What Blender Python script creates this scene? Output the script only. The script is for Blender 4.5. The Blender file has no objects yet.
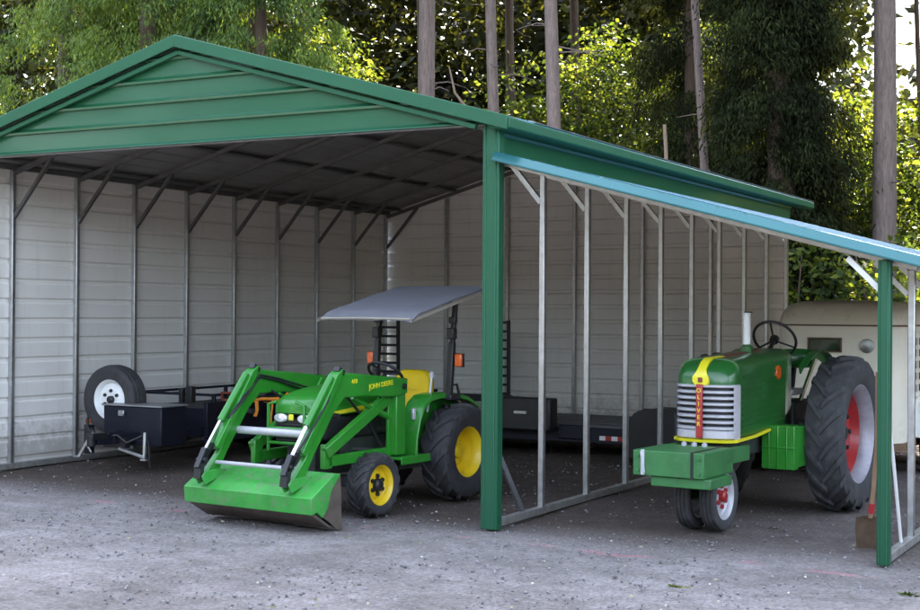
import bpy, math, random
import numpy as np
from mathutils import Vector, Matrix
rng = np.random.default_rng(7); random.seed(7)
S = bpy.context.scene
COL = S.collection
PI = math.pi
def R(d): return math.radians(d)

# ---------------------------------------------------------------- materials
def nodes(name):
    m = bpy.data.materials.new(name); m.use_nodes = True
    nt = m.node_tree; return m, nt, nt.nodes['Principled BSDF']
def lk(nt, a, b): nt.links.new(a, b)
def noise(nt, scale, detail=4, rough=.55, vec=None):
    n = nt.nodes.new('ShaderNodeTexNoise'); n.inputs['Scale'].default_value = scale
    n.inputs['Detail'].default_value = detail; n.inputs['Roughness'].default_value = rough
    if vec is not None: lk(nt, vec, n.inputs['Vector'])
    return n
def coord(nt, kind='Object'):
    return nt.nodes.new('ShaderNodeTexCoord').outputs[kind]
def mapping(nt, vec, scale=(1,1,1), rot=(0,0,0)):
    m = nt.nodes.new('ShaderNodeMapping'); m.inputs['Scale'].default_value = scale
    m.inputs['Rotation'].default_value = rot
    lk(nt, vec, m.inputs['Vector']); return m.outputs[0]
def ramp(nt, fac, stops):
    r = nt.nodes.new('ShaderNodeValToRGB'); e = r.color_ramp.elements
    while len(e) < len(stops): e.new(.5)
    for k, (p, c) in enumerate(stops):
        e[k].position = p; e[k].color = (*c, 1) if len(c) == 3 else c
    lk(nt, fac, r.inputs[0]); return r.outputs[0]
def mix(nt, fac, a, b, mode='MIX'):
    m = nt.nodes.new('ShaderNodeMix'); m.data_type = 'RGBA'; m.blend_type = mode
    for s, v in ((m.inputs[0], fac), (m.inputs[6], a), (m.inputs[7], b)):
        if isinstance(v, (int, float)): s.default_value = v
        elif isinstance(v, tuple): s.default_value = (*v, 1)
        else: lk(nt, v, s)
    return m.outputs[2]
def math_(nt, op, a, b=None, c=None):
    m = nt.nodes.new('ShaderNodeMath'); m.operation = op
    for s, v in zip(m.inputs, (a, b, c)):
        if v is None: continue
        if isinstance(v, (int, float)): s.default_value = v
        else: lk(nt, v, s)
    return m.outputs[0]
def bump(nt, bs, h, strength=.3, dist=.01):
    b = nt.nodes.new('ShaderNodeBump'); b.inputs['Strength'].default_value = strength
    b.inputs['Distance'].default_value = dist; lk(nt, h, b.inputs['Height']); lk(nt, b.outputs[0], bs.inputs['Normal'])

def surf(name, c, rough=.5, metal=0., var=.18, scale=3., dirt=None, dirt_amt=.5, bumpy=0., bscale=40., coat=0., spec=.5, stretch=None):
    m, nt, bs = nodes(name)
    co = coord(nt)
    if stretch: co = mapping(nt, co, stretch)
    n = noise(nt, scale, 6, .6, co)
    lo = tuple(x*(1-var) for x in c); hi = tuple(min(1, x*(1+var)) for x in c)
    col = ramp(nt, n.outputs[0], [(.3, lo), (.7, hi)])
    if dirt:
        n2 = noise(nt, scale*2.7, 8, .7, co)
        f = ramp(nt, n2.outputs[0], [(.62-.25*dirt_amt, (0,0,0)), (.85-.2*dirt_amt, (1,1,1))])
        f = math_(nt, 'MULTIPLY', f, min(1., .35+.6*dirt_amt))
        col = mix(nt, f, col, dirt)
        rr = math_(nt, 'MULTIPLY_ADD', f, .35, rough); lk(nt, rr, bs.inputs['Roughness'])
    else:
        rr = math_(nt, 'MULTIPLY_ADD', n.outputs[0], .2, rough-.1); lk(nt, rr, bs.inputs['Roughness'])
    lk(nt, col, bs.inputs['Base Color'])
    bs.inputs['Metallic'].default_value = metal
    bs.inputs['Coat Weight'].default_value = coat
    bs.inputs['Coat Roughness'].default_value = .12
    bs.inputs['Specular IOR Level'].default_value = spec
    if bumpy:
        n3 = noise(nt, bscale, 4, .6, co); bump(nt, bs, n3.outputs[0], bumpy, .01)
    return m
def leafmat(name, dark, mid, light, trans=.45, rough=.55, clump=.6, spec=.3):
    m, nt, bs = nodes(name)
    g = nt.nodes.new('ShaderNodeNewGeometry')
    n = noise(nt, clump, 3, .6, coord(nt))
    f = math_(nt, 'MULTIPLY_ADD', g.outputs['Random Per Island'], .5, math_(nt, 'MULTIPLY_ADD', n.outputs[0], 1.3, -.4))
    col = ramp(nt, f, [(.1, dark), (.5, mid), (.95, light)])
    lk(nt, col, bs.inputs['Base Color']); bs.inputs['Roughness'].default_value = rough
    bs.inputs['Specular IOR Level'].default_value = spec
    t = nt.nodes.new('ShaderNodeBsdfTranslucent')
    tc = mix(nt, 1., col, (1.5, 1.25, .5), 'MULTIPLY'); lk(nt, tc, t.inputs[0])
    ms = nt.nodes.new('ShaderNodeMixShader'); ms.inputs[0].default_value = trans
    lk(nt, bs.outputs[0], ms.inputs[1]); lk(nt, t.outputs[0], ms.inputs[2])
    lk(nt, ms.outputs[0], nt.nodes['Material Output'].inputs[0])
    return m

M = {}
M['green_sheet'] = surf('green_sheet', (.012,.090,.040), .4, var=.08, scale=1.2, spec=.4, coat=.45, bumpy=.05, bscale=3)
M['green_trim'] = surf('green_trim', (.013,.088,.042), .42, var=.08, scale=2, spec=.35, bumpy=.03, bscale=8, dirt=(.10,.12,.09), dirt_amt=.1)
M['sky_tinted_roof_sheet'] = surf('sky_tinted_roof_sheet', (.05,.17,.24), .62, metal=.1, var=.07, scale=1.2, spec=.5)  # blue of the reflected sky is put into the base colour
M['lean_trim'] = surf('lean_to_sky_tint', (.028,.135,.14), .26, metal=.4, var=.07, scale=1.2, coat=.6)  # trim base colour shifted to blue-green in place of mirrored sky
M['galv'] = surf('galvanised', (.50,.51,.51), .38, metal=.92, var=.16, scale=14, bumpy=.05, bscale=30)
M['galv_dark'] = surf('galvanised_dull', (.30,.30,.30), .5, metal=.5, var=.2, scale=8)
M['rail'] = surf('rail_steel', (.36,.35,.33), .5, metal=.6, var=.2, scale=8, dirt=(.12,.1,.08), dirt_amt=.5)
def wall_mat():
    m, nt, bs = nodes('wall_sheet'); co = coord(nt); sep = nt.nodes.new('ShaderNodeSeparateXYZ'); lk(nt, co, sep.inputs[0])
    n = noise(nt, 1.1, 5, .6, co); n2 = noise(nt, 9, 6, .7, co); st = noise(nt, 3, 5, .65, mapping(nt, co, (4,4,.35)))
    col = ramp(nt, n.outputs[0], [(.3, (.78,.75,.70)), (.7, (.84,.81,.765))])
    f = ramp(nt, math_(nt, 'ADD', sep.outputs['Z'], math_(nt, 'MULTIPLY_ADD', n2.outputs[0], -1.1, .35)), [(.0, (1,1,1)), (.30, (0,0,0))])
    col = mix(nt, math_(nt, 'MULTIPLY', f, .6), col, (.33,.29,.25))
    g = ramp(nt, st.outputs[0], [(.55, (0,0,0)), (.8, (1,1,1))])
    col = mix(nt, math_(nt, 'MULTIPLY', g, .35), col, (.52,.49,.44))
    lk(nt, col, bs.inputs['Base Color']); bs.inputs['Roughness'].default_value = .4
    b1 = noise(nt, 1.6, 2, .5, mapping(nt, co, (1,1,2.2))); bump(nt, bs, b1.outputs[0], .25, .03)
    return m
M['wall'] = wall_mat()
M['bow'] = surf('bow_steel', (.13,.128,.125), .55, metal=.4, var=.25, scale=8)
M['lining'] = surf('roof_lining', (.27,.26,.25), .5, metal=.25, var=.18, scale=1.6, bumpy=.05, bscale=3)
M['loader_green'] = surf('tractor_green', (.022,.215,.018), .33, var=.14, scale=4, coat=.3, dirt=(.13,.15,.09), dirt_amt=.32)
M['bucket_green'] = surf('bucket_green', (.04,.31,.045), .42, var=.16, scale=5, coat=.15, dirt=(.17,.20,.13), dirt_amt=.6, bumpy=.06, bscale=12)
M['yellow'] = surf('tractor_yellow', (.72,.50,.012), .42, var=.08, scale=6, coat=.2, dirt=(.30,.22,.08), dirt_amt=.12)
M['yellow_paint'] = surf('stripe_yellow', (.75,.66,.02), .4, var=.06, scale=8, coat=.3)
M['crop_green'] = surf('dark_tractor_green', (.014,.105,.018), .3, var=.18, scale=4, coat=.45, dirt=(.07,.09,.05), dirt_amt=.3)
M['bracket_green'] = surf('bracket_green', (.035,.16,.045), .5, var=.16, scale=6, dirt=(.15,.15,.13), dirt_amt=.3, bumpy=.08)
M['red'] = surf('red_paint', (.36,.02,.02), .4, var=.12, scale=8, coat=.3)
M['maroon'] = surf('faded_red_paint', (.17,.04,.028), .5, var=.2, scale=8)
M['rim_silver'] = surf('rim_silver', (.36,.34,.38), .45, metal=.3, var=.18, scale=7, dirt=(.2,.17,.16), dirt_amt=.4)
M['silver'] = surf('silver_paint', (.50,.49,.52), .42, metal=.25, var=.1, scale=8, dirt=(.32,.3,.28), dirt_amt=.18)
M['white'] = surf('white_paint', (.78,.78,.76), .4, var=.05, scale=6, dirt=(.5,.47,.4), dirt_amt=.15)
M['chrome'] = surf('chrome', (.8,.8,.8), .16, metal=1, var=.05)
M['tyre'] = surf('tyre_rubber', (.033,.032,.034), .75, var=.25, scale=5, dirt=(.11,.10,.095), dirt_amt=.42, bumpy=.15, bscale=30)
M['tyre_old'] = surf('old_tyre_rubber', (.045,.045,.048), .8, var=.22, scale=4, dirt=(.13,.12,.115), dirt_amt=.5, bumpy=.2, bscale=30)
M['black'] = surf('black_metal', (.014,.014,.015), .45, var=.25, scale=6, dirt=(.06,.055,.05), dirt_amt=.2)
M['black_plastic'] = surf('black_plastic', (.012,.012,.013), .55, var=.2, scale=6)
M['navy'] = surf('blue_black_paint', (.009,.010,.018), .5, var=.2, scale=4, spec=.3, dirt=(.05,.045,.04), dirt_amt=.2)
M['engine'] = surf('engine_dark', (.03,.035,.03), .6, var=.4, scale=9, dirt=(.07,.055,.04), dirt_amt=.4)
M['worn_steel'] = surf('worn_steel', (.13,.105,.085), .55, metal=.35, var=.3, scale=7, dirt=(.16,.11,.07), dirt_amt=.5, bumpy=.1, bscale=25)
M['canopy'] = surf('canopy_fabric', (.19,.19,.215), .62, var=.1, scale=5, dirt=(.42,.42,.45), dirt_amt=-.15)
M['canopy_edge'] = surf('canopy_edge', (.34,.30,.25), .7, var=.1, scale=8)
M['orange'] = surf('orange_lens', (.62,.10,.012), .3, var=.12, scale=10, coat=.5)
M['orange_web'] = surf('orange_webbing', (.7,.24,.02), .6, var=.2, scale=20)
M['lens'] = surf('headlight_lens', (.7,.7,.72), .12, metal=.3, var=.15, scale=30, coat=1)
M['cream'] = surf('cream_paint', (.86,.80,.66), .34, var=.05, scale=2, coat=.15, dirt=(.48,.41,.30), dirt_amt=.2)
M['tan_roof'] = surf('tan_roof_paint', (.76,.69,.55), .42, var=.08, scale=2, dirt=(.3,.25,.18), dirt_amt=.3)
M['brown'] = surf('brown_sill', (.16,.10,.055), .6, var=.25, scale=6)
M['dark_glass'] = surf('green_glass', (.02,.045,.025), .1, var=.3, scale=3, coat=.5)
M['dark_void'] = surf('interior_shade', (.012,.012,.012), .8, var=.2)
M['wood_handle'] = surf('weathered_handle', (.26,.16,.09), .6, var=.25, scale=10, stretch=(1,1,.2))
M['spade'] = surf('rusty_spade_steel', (.13,.085,.055), .55, metal=.35, var=.3, scale=12, dirt=(.10,.055,.03), dirt_amt=.4)
M['grey_board'] = surf('grey_board', (.12,.12,.125), .75, var=.25, scale=8, stretch=(4,4,.5))
M['bark'] = surf('grey_bark', (.15,.112,.10), .9, var=.32, scale=9, bumpy=1., bscale=10, stretch=(3,3,.45), dirt=(.055,.04,.036), dirt_amt=.5)
M['bark_dark'] = surf('brown_bark', (.075,.048,.034), .9, var=.4, scale=9, bumpy=.6, bscale=14, stretch=(3,3,.35))
M['bark_pale'] = surf('pale_snag_wood', (.17,.12,.085), .85, var=.25, scale=9, bumpy=.5, stretch=(3,3,.3))
M['leaf_cedar'] = leafmat('cedar_spray', (.018,.036,.010), (.085,.15,.030), (.23,.31,.06), .38, clump=.8)
M['leaf_hemlock'] = leafmat('hemlock_spray', (.007,.009,.004), (.013,.018,.007), (.04,.05,.016), .2, rough=.85, spec=.08, clump=.9)
M['leaf_broad'] = leafmat('broad_leaf', (.012,.022,.007), (.05,.085,.016), (.24,.28,.06), .58, clump=1.3)
M['leaf_far'] = leafmat('far_leaf', (.012,.014,.007), (.03,.038,.012), (.12,.14,.035), .38, clump=.6)
M['needle'] = leafmat('fir_needle', (.015,.03,.012), (.028,.055,.02), (.05,.085,.028), .15, clump=.7)
M['litter_leaf'] = leafmat('fallen_leaf', (.12,.16,.05), (.38,.34,.22), (.75,.72,.62), .1, clump=3)
M['stone'] = leafmat('pebble', (.10,.095,.095), (.21,.20,.205), (.36,.34,.34), .0, .9, clump=2)

def ground_mat():
    m, nt, bs = nodes('gravel_and_soil')
    co = coord(nt); sep = nt.nodes.new('ShaderNodeSeparateXYZ'); lk(nt, co, sep.inputs[0])
    y = sep.outputs['Y']
    fine = noise(nt, 38, 8, .75, co); mid = noise(nt, 5, 6, .65, co); big = noise(nt, .7, 5, .6, co)
    v = nt.nodes.new('ShaderNodeTexVoronoi'); v.inputs['Scale'].default_value = 46; lk(nt, co, v.inputs['Vector'])
    g = ramp(nt, fine.outputs[0], [(.28, (.16,.15,.142)), (.5, (.27,.256,.246)), (.72, (.39,.374,.362))])
    gv = ramp(nt, mid.outputs[0], [(.3, (.74,.72,.71)), (.7, (1.12,1.1,1.12))])
    gravel = mix(nt, 1., g, gv, 'MULTIPLY')
    gb = ramp(nt, big.outputs[0], [(.32, (.70,.68,.66)), (.62, (1.12,1.1,1.1))])
    gravel = mix(nt, 1., gravel, gb, 'MULTIPLY')
    spk = ramp(nt, v.outputs['Color'], [(.0, (.72,.70,.70)), (1., (1.26,1.24,1.24))])
    gravel = mix(nt, .8, gravel, spk, 'MULTIPLY')
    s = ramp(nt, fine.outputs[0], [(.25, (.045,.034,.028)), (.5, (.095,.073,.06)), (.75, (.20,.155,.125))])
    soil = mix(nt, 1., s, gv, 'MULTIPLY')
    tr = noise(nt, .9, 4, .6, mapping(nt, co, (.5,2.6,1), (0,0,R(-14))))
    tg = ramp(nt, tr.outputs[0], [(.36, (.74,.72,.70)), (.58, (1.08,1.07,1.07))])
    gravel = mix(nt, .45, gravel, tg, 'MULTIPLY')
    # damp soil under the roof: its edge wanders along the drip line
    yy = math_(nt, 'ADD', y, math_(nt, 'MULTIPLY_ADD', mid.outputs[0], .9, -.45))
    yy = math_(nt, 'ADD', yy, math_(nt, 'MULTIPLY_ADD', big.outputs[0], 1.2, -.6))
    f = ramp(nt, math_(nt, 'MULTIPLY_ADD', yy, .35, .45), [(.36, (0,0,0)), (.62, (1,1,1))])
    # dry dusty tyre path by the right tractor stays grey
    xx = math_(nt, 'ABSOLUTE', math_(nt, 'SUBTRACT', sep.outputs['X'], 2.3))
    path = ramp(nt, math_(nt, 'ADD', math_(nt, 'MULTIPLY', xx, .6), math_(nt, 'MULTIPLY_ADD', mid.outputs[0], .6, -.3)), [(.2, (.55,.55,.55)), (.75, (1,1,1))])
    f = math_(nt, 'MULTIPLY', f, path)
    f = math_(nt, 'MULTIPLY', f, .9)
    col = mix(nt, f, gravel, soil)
    # sprayed pink layout line, worn into dashes
    ln = math_(nt, 'ABSOLUTE', math_(nt, 'ADD', math_(nt, 'ADD', y, .36), math_(nt, 'MULTIPLY_ADD', noise(nt, 1.1, 2, .5, co).outputs[0], .3, -.15)))
    lf = ramp(nt, ln, [(.02, (1,1,1)), (.06, (0,0,0))])
    gaps = ramp(nt, noise(nt, 1.3, 3, .6, mapping(nt, co, (1,.05,1))).outputs[0], [(.50, (0,0,0)), (.58, (1,1,1))])
    wear = ramp(nt, noise(nt, 30, 4, .7, co).outputs[0], [(.30, (0,0,0)), (.55, (1,1,1))])
    lf = math_(nt, 'MULTIPLY', math_(nt, 'MULTIPLY', lf, gaps), math_(nt, 'MULTIPLY', wear, .5))
    col = mix(nt, lf, col, (.60,.20,.25))
    # forest floor beyond
    ff = ramp(nt, math_(nt, 'MULTIPLY_ADD', y, .1, -.9), [(.1, (0,0,0)), (.5, (1,1,1))])
    col = mix(nt, ff, col, (.06,.045,.03))
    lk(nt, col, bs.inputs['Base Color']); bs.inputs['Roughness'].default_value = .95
    bs.inputs['Specular IOR Level'].default_value = .2
    h = math_(nt, 'ADD', fine.outputs[0], math_(nt, 'MULTIPLY', v.outputs['Distance'], .5))
    bump(nt, bs, h, .7, .02)
    return m
M['ground'] = ground_mat()

# ---------------------------------------------------------------- mesh builder
class MB:
    def __init__(s): s.v = []; s.f = []; s.M = Matrix()
    def add(s, vs, fs):
        o = len(s.v); s.v += [tuple(s.M @ Vector(p)) for p in vs]; s.f += [tuple(i+o for i in f) for f in fs]; return s
    def box(s, c, d, rot=None):
        h = [x/2 for x in d]
        vs = [Vector((x*h[0], y*h[1], z*h[2])) for x in (-1,1) for y in (-1,1) for z in (-1,1)]
        if rot is not None: vs = [rot @ p for p in vs]
        vs = [p + Vector(c) for p in vs]
        return s.add(vs, [(0,1,3,2),(4,6,7,5),(0,4,5,1),(2,3,7,6),(0,2,6,4),(1,5,7,3)])
    def bar(s, a, b, w, h=None, up=(0,0,1)):
        h = h or w; a = Vector(a); b = Vector(b); d = (b-a).normalized(); u = Vector(up)
        if abs(d.dot(u)) > .98: u = Vector((0,1,0))
        x = d.cross(u).normalized(); z = x.cross(d).normalized()
        vs = [p + x*i*w/2 + z*j*h/2 for p in (a, b) for i, j in ((-1,-1),(1,-1),(1,1),(-1,1))]
        return s.add(vs, [(0,3,2,1),(4,5,6,7),(0,1,5,4),(1,2,6,5),(2,3,7,6),(3,0,4,7)])
    def tube(s, pts, r, n=10, cap=True):
        pts = [Vector(p) for p in pts]; rs = r if isinstance(r, (list, tuple)) else [r]*len(pts)
        rings = []; x = None
        for i, p in enumerate(pts):
            d = (pts[min(i+1, len(pts)-1)] - pts[max(i-1, 0)]).normalized()
            if x is None:
                u = Vector((0,0,1)) if abs(d.z) < .9 else Vector((1,0,0)); x = d.cross(u).normalized()
            x = (x - d*x.dot(d)).normalized(); z = d.cross(x)
            rings.append([p + (x*math.cos(2*PI*k/n) + z*math.sin(2*PI*k/n))*rs[i] for k in range(n)])
        return s.loft(rings, cap)
    def loft(s, rings, cap=True, closed=False):
        n = len(rings[0]); vs = [p for r in rings for p in r]; fs = []
        m = len(rings)
        for i in range(m if closed else m-1):
            j = (i+1) % m
            for k in range(n):
                l = (k+1) % n
                fs.append((i*n+k, i*n+l, j*n+l, j*n+k))
        if cap and not closed: fs += [tuple(range(n))[::-1], tuple(range((m-1)*n, m*n))]
        return s.add(vs, fs)
    def prism(s, poly, axis, a0, a1):
        def P(u, v, a):
            return {'x': (a, u, v), 'y': (u, a, v), 'z': (u, v, a)}[axis]
        return s.loft([[P(u, v, a0) for u, v in poly], [P(u, v, a1) for u, v in poly]])
    def lathe(s, prof, n=40, axis='x', c=(0,0,0), close=False):
        rings = []
        for k in range(n):
            t = 2*PI*k/n; ring = []
            for a, r in prof:
                q = (a, r*math.sin(t), r*math.cos(t)) if axis == 'x' else (r*math.cos(t), r*math.sin(t), a) if axis == 'z' else (r*math.cos(t), a, r*math.sin(t))
                ring.append(tuple(q[i]+c[i] for i in range(3)))
            rings.append(ring)
        m = len(prof); vs = [p for r in rings for p in r]; fs = []
        for k in range(n):
            l = (k+1) % n
            for i in range(m if close else m-1):
                j = (i+1) % m
                fs.append((k*m+i, k*m+j, l*m+j, l*m+i))
        return s.add(vs, fs)
    def build(s, name, mat, parent=None, bevel=0, smooth=35, loc=None):
        me = bpy.data.meshes.new(name); me.from_pydata(s.v, [], s.f); me.validate(); 
        import bmesh
        bm = bmesh.new(); bm.from_mesh(me); bmesh.ops.recalc_face_normals(bm, faces=bm.faces); bm.to_mesh(me); bm.free()
        me.materials.append(mat)
        if smooth:
            me.polygons.foreach_set('use_smooth', [True]*len(me.polygons)); me.set_sharp_from_angle(angle=R(smooth))
        o = bpy.data.objects.new(name, me); COL.objects.link(o)
        if parent is not None: o.parent = parent
        if loc is not None: o.location = loc
        if bevel:
            b = o.modifiers.new('bevel', 'BEVEL'); b.width = bevel; b.segments = 2; b.limit_method = 'ANGLE'; b.angle_limit = R(40)
        return o
def tag(o, label=None, cat=None, group=None, kind=None):
    if label: o['label'] = label
    if cat: o['category'] = cat
    if group: o['group'] = group
    if kind: o['kind'] = kind
    return o
def thing(name, label, cat, loc=(0,0,0), rz=0, group=None):
    o = bpy.data.objects.new(name, None); COL.objects.link(o); o.location = loc; o.rotation_euler = (0,0,rz)
    o.empty_display_size = .3
    return tag(o, label, cat, group)
def text(name, s, size, mat, parent, mtx, ext=.002, align='CENTER', sx=1.):
    c = bpy.data.curves.new(name, 'FONT'); c.body = s; c.size = size; c.extrude = ext; c.align_x = align; c.align_y = 'CENTER'; c.offset = size*.012
    t = bpy.data.objects.new(name, c); COL.objects.link(t)
    dg = bpy.context.evaluated_depsgraph_get(); me = bpy.data.meshes.new_from_object(t.evaluated_get(dg))
    bpy.data.objects.remove(t); me.materials.clear(); me.materials.append(mat)
    me.transform(mtx @ Matrix.Diagonal((sx,1,1,1)))
    o = bpy.data.objects.new(name, me); COL.objects.link(o); o.parent = parent; return o
def np_mesh(name, V, F, mat, parent=None):
    me = bpy.data.meshes.new(name); n, k = F.shape
    me.vertices.add(len(V)); me.vertices.foreach_set('co', np.ascontiguousarray(V, dtype=np.float32).ravel())
    me.loops.add(n*k); me.loops.foreach_set('vertex_index', np.ascontiguousarray(F, dtype=np.int32).ravel())
    me.polygons.add(n); me.polygons.foreach_set('loop_start', np.arange(0, n*k, k, dtype=np.int32))
    me.update(calc_edges=True); me.materials.append(mat)
    o = bpy.data.objects.new(name, me); COL.objects.link(o)
    if parent is not None: o.parent = parent
    return o
def unit(a): return a/np.maximum(np.linalg.norm(a, axis=1, keepdims=True), 1e-9)
def leaves(name, P, D, L, W, mat, parent=None, fold=.0):
    n = len(P); D = unit(D); Sd = unit(np.cross(D, rng.normal(size=(n,3)))); L = np.broadcast_to(L, (n,))[:,None]; W = np.broadcast_to(W, (n,))[:,None]
    mid = P + D*L*.45
    V = np.stack([P, mid+Sd*W/2, P+D*L, mid-Sd*W/2], 1).reshape(-1,3)
    F = np.arange(4*n).reshape(n,4)
    return np_mesh(name, V, F, mat, parent)

# ================================================================ carport
W, B, H, HR, LX = 6.19, .94, 3.15, 4.02, 3.01
DEP = 9*B
SL = .278
def ztop(x): return 4.12 - SL*abs(x+W/2)
carport = thing('carport', 'open fronted metal carport with green gable, white inner walls and open lean-to', 'carport')

def ribbed_profile(v0, v1, pitch=.21, rib=.045, depth=.02, start=.0):
    pts = []; v = v0
    k = math.floor((v0-start)/pitch)
    brk = []
    while start + k*pitch < v1 + pitch:
        c = start + k*pitch
        brk += [(c-rib/2-.012, 0), (c-rib/2+.008, depth), (c+rib/2-.008, depth), (c+rib/2+.012, 0)]; k += 1
    inside = [(v0, 0)] + [b for b in brk if v0+.001 < b[0] < v1-.001] + [(v1, 0)]
    return inside
def panel(name, mat, prof, ends, place):
    mb = MB(); vs = []; fs = []
    for v, d in prof:
        a, b = ends(v); vs += [place(a, v, d), place(b, v, d)]
    for i in range(len(prof)-1): fs.append((2*i, 2*i+1, 2*i+3, 2*i+2))
    mb.add(vs, fs); return mb.build(name, mat, carport, smooth=0)
# walls (ribs pressed outward, read as lines from inside)
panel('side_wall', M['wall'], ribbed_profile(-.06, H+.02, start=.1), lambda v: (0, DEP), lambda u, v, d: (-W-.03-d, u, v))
def gable_ends(v):
    if v < 3.22: return (-W-.02, -.03)
    h = (4.06-v)/SL; return (-W/2-h, -W/2+h)
panel('back_wall', M['wall'], ribbed_profile(-.06, 4.0, start=.1), gable_ends, lambda u, v, d: (u, DEP+.035+d, v))
def gf(v):
    h = (4.045-v)/SL; return (max(-W-.02, -W/2-h), min(-.02, -W/2+h))
gprof = [(3.18, 0)]
for zr in (3.39, 3.58, 3.77, 3.96): gprof += [(zr-.040, 0), (zr-.034, .036), (zr-.016, .040), (zr+.016, .0)]
gprof += [(4.03, 0)]
panel('gable_panel', M['green_sheet'], gprof, gf, lambda u, v, d: (u, -.025-d, v))
panel('upper_side_panel', M['green_sheet'], ribbed_profile(2.9, 3.2, start=3.12), lambda v: (.02, DEP+.02), lambda u, v, d: (.03+d*.6, u, v))
# roofs : ribs run along the building
def roof(name, mat, x0, x1, zf, y0, y1, lift, rib=.018):
    L = abs(x1-x0)
    prof = ribbed_profile(0, L, depth=rib, start=.12)
    mb = MB(); vs = []; fs = []
    for v, d in prof:
        x = x0 + (x1-x0)*v/L; z = zf(x)+lift+d; vs += [(x, y0, z), (x, y1, z)]
    for i in range(len(prof)-1): fs.append((2*i, 2*i+1, 2*i+3, 2*i+2))
    return mb.add(vs, fs).build(name, mat, carport, smooth=0)
YB = DEP+.55
roof('roof_panel', M['sky_tinted_roof_sheet'], -W/2, .2, ztop, -.12, YB, -.012)
roof('roof_panel', M['sky_tinted_roof_sheet'], -W/2, -W-.2, ztop, -.12, YB, -.012)
roof('roof_lining', M['lining'], -W/2, .0, ztop, -.02, YB-.02, -.06, .012)
roof('roof_lining', M['lining'], -W/2, -W, ztop, -.02, YB-.02, -.06, .012)
LZ0, LSL = 2.945, .268
def zl(x): return LZ0 - LSL*x
roof('lean_to_roof', M['sky_tinted_roof_sheet'], .045, 3.26, zl, -.06, DEP+.1, .0, .012)
roof('lean_to_lining', M['lining'], .045, 3.24, zl, -.03, DEP+.05, -.04, .01)
# rake trim
mb = MB()
for s in (-1, 1):
    xe = -W/2 + s*(W/2+.2)
    a = (-W/2, -.135, 4.06+.005); b = (xe, -.135, ztop(xe)-.055)
    mb.loft([[(a[0], y, a[2]+.06) for y in (-.15,)] + [(a[0], -.15, a[2]-.05), (a[0], -.128, a[2]-.05), (a[0], -.128, a[2]+.035), (a[0], .06, a[2]+.035), (a[0], .06, a[2]+.06)],
             [(b[0], -.15, b[2]+.06), (b[0], -.15, b[2]-.05), (b[0], -.128, b[2]-.05), (b[0], -.128, b[2]+.035), (b[0], .06, b[2]+.035), (b[0], .06, b[2]+.06)]])
mb.build('rake_trim', M['green_trim'], carport, bevel=.006)
mb = MB()
for s in (-1, 1):
    x0 = -W/2; xe = -.1 if s > 0 else -W+.1
    mb.bar((x0, -.08, 3.975), (xe, -.08, ztop(xe)-.145), .04, .04, up=(0,1,0))
mb.build('gable_corner_trim', M['green_trim'], carport, bevel=.005)
mb = MB(); mb.prism([(-.022,3.205),(-.06,3.178),(-.062,3.168),(-.02,3.168)], 'x', -W+.08, -.07); mb.build('gable_sill_trim', M['green_trim'], carport)
# eave trims
for s in (-1, 1):
    xo = .2 if s > 0 else -W-.2; xi = .0 if s > 0 else -W
    zo = ztop(.2)
    mb = MB(); mb.prism([(xo-s*.03, zo+.008), (xo+s*.012, zo-.01), (xo+s*.012, zo-.085), (xo-s*.02, zo-.1), (xi+s*.035, zo-.085), (xi+s*.035, zo-.07), (xo-s*.03, zo-.075)], 'y', -.127, YB)
    mb.build('eave_trim', M['green_trim'], carport, bevel=.008)
# steel strip added to stand in for the glint along the right eave
mb = MB(); mb.prism([(.14, ztop(.14)+.008), (.205, ztop(.205)+.008), (.205, ztop(.205)+.013), (.14, ztop(.14)+.013)], 'y', .35, YB+.01)
mb.build('eave_glint_strip', M['galv'], carport)
# lean-to trim: front edge + outer eave
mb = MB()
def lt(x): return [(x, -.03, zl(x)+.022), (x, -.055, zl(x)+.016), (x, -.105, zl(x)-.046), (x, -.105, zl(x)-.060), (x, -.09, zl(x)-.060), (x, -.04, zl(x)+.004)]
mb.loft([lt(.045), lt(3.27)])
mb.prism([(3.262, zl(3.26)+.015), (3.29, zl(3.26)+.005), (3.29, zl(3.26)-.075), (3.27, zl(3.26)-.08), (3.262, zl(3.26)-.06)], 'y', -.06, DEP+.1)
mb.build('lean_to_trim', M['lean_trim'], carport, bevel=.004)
# green corner posts
for x, y, wx, wy, z in ((0.012, .0, .145, .09, 3.19), (-W-.0, .0, .145, .09, 3.19), (LX, .0, .085, .075, zl(LX)-.07)):
    mb = MB(); mb.box((x, y, z/2), (wx, wy, z))
    for k in (-1, 1): mb.box((x+k*wx*.30, y-wy/2, z/2-.002), (.012, .014, z-.01))
    mb.build('corner_post', M['green_trim'], carport, bevel=.008)
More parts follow.
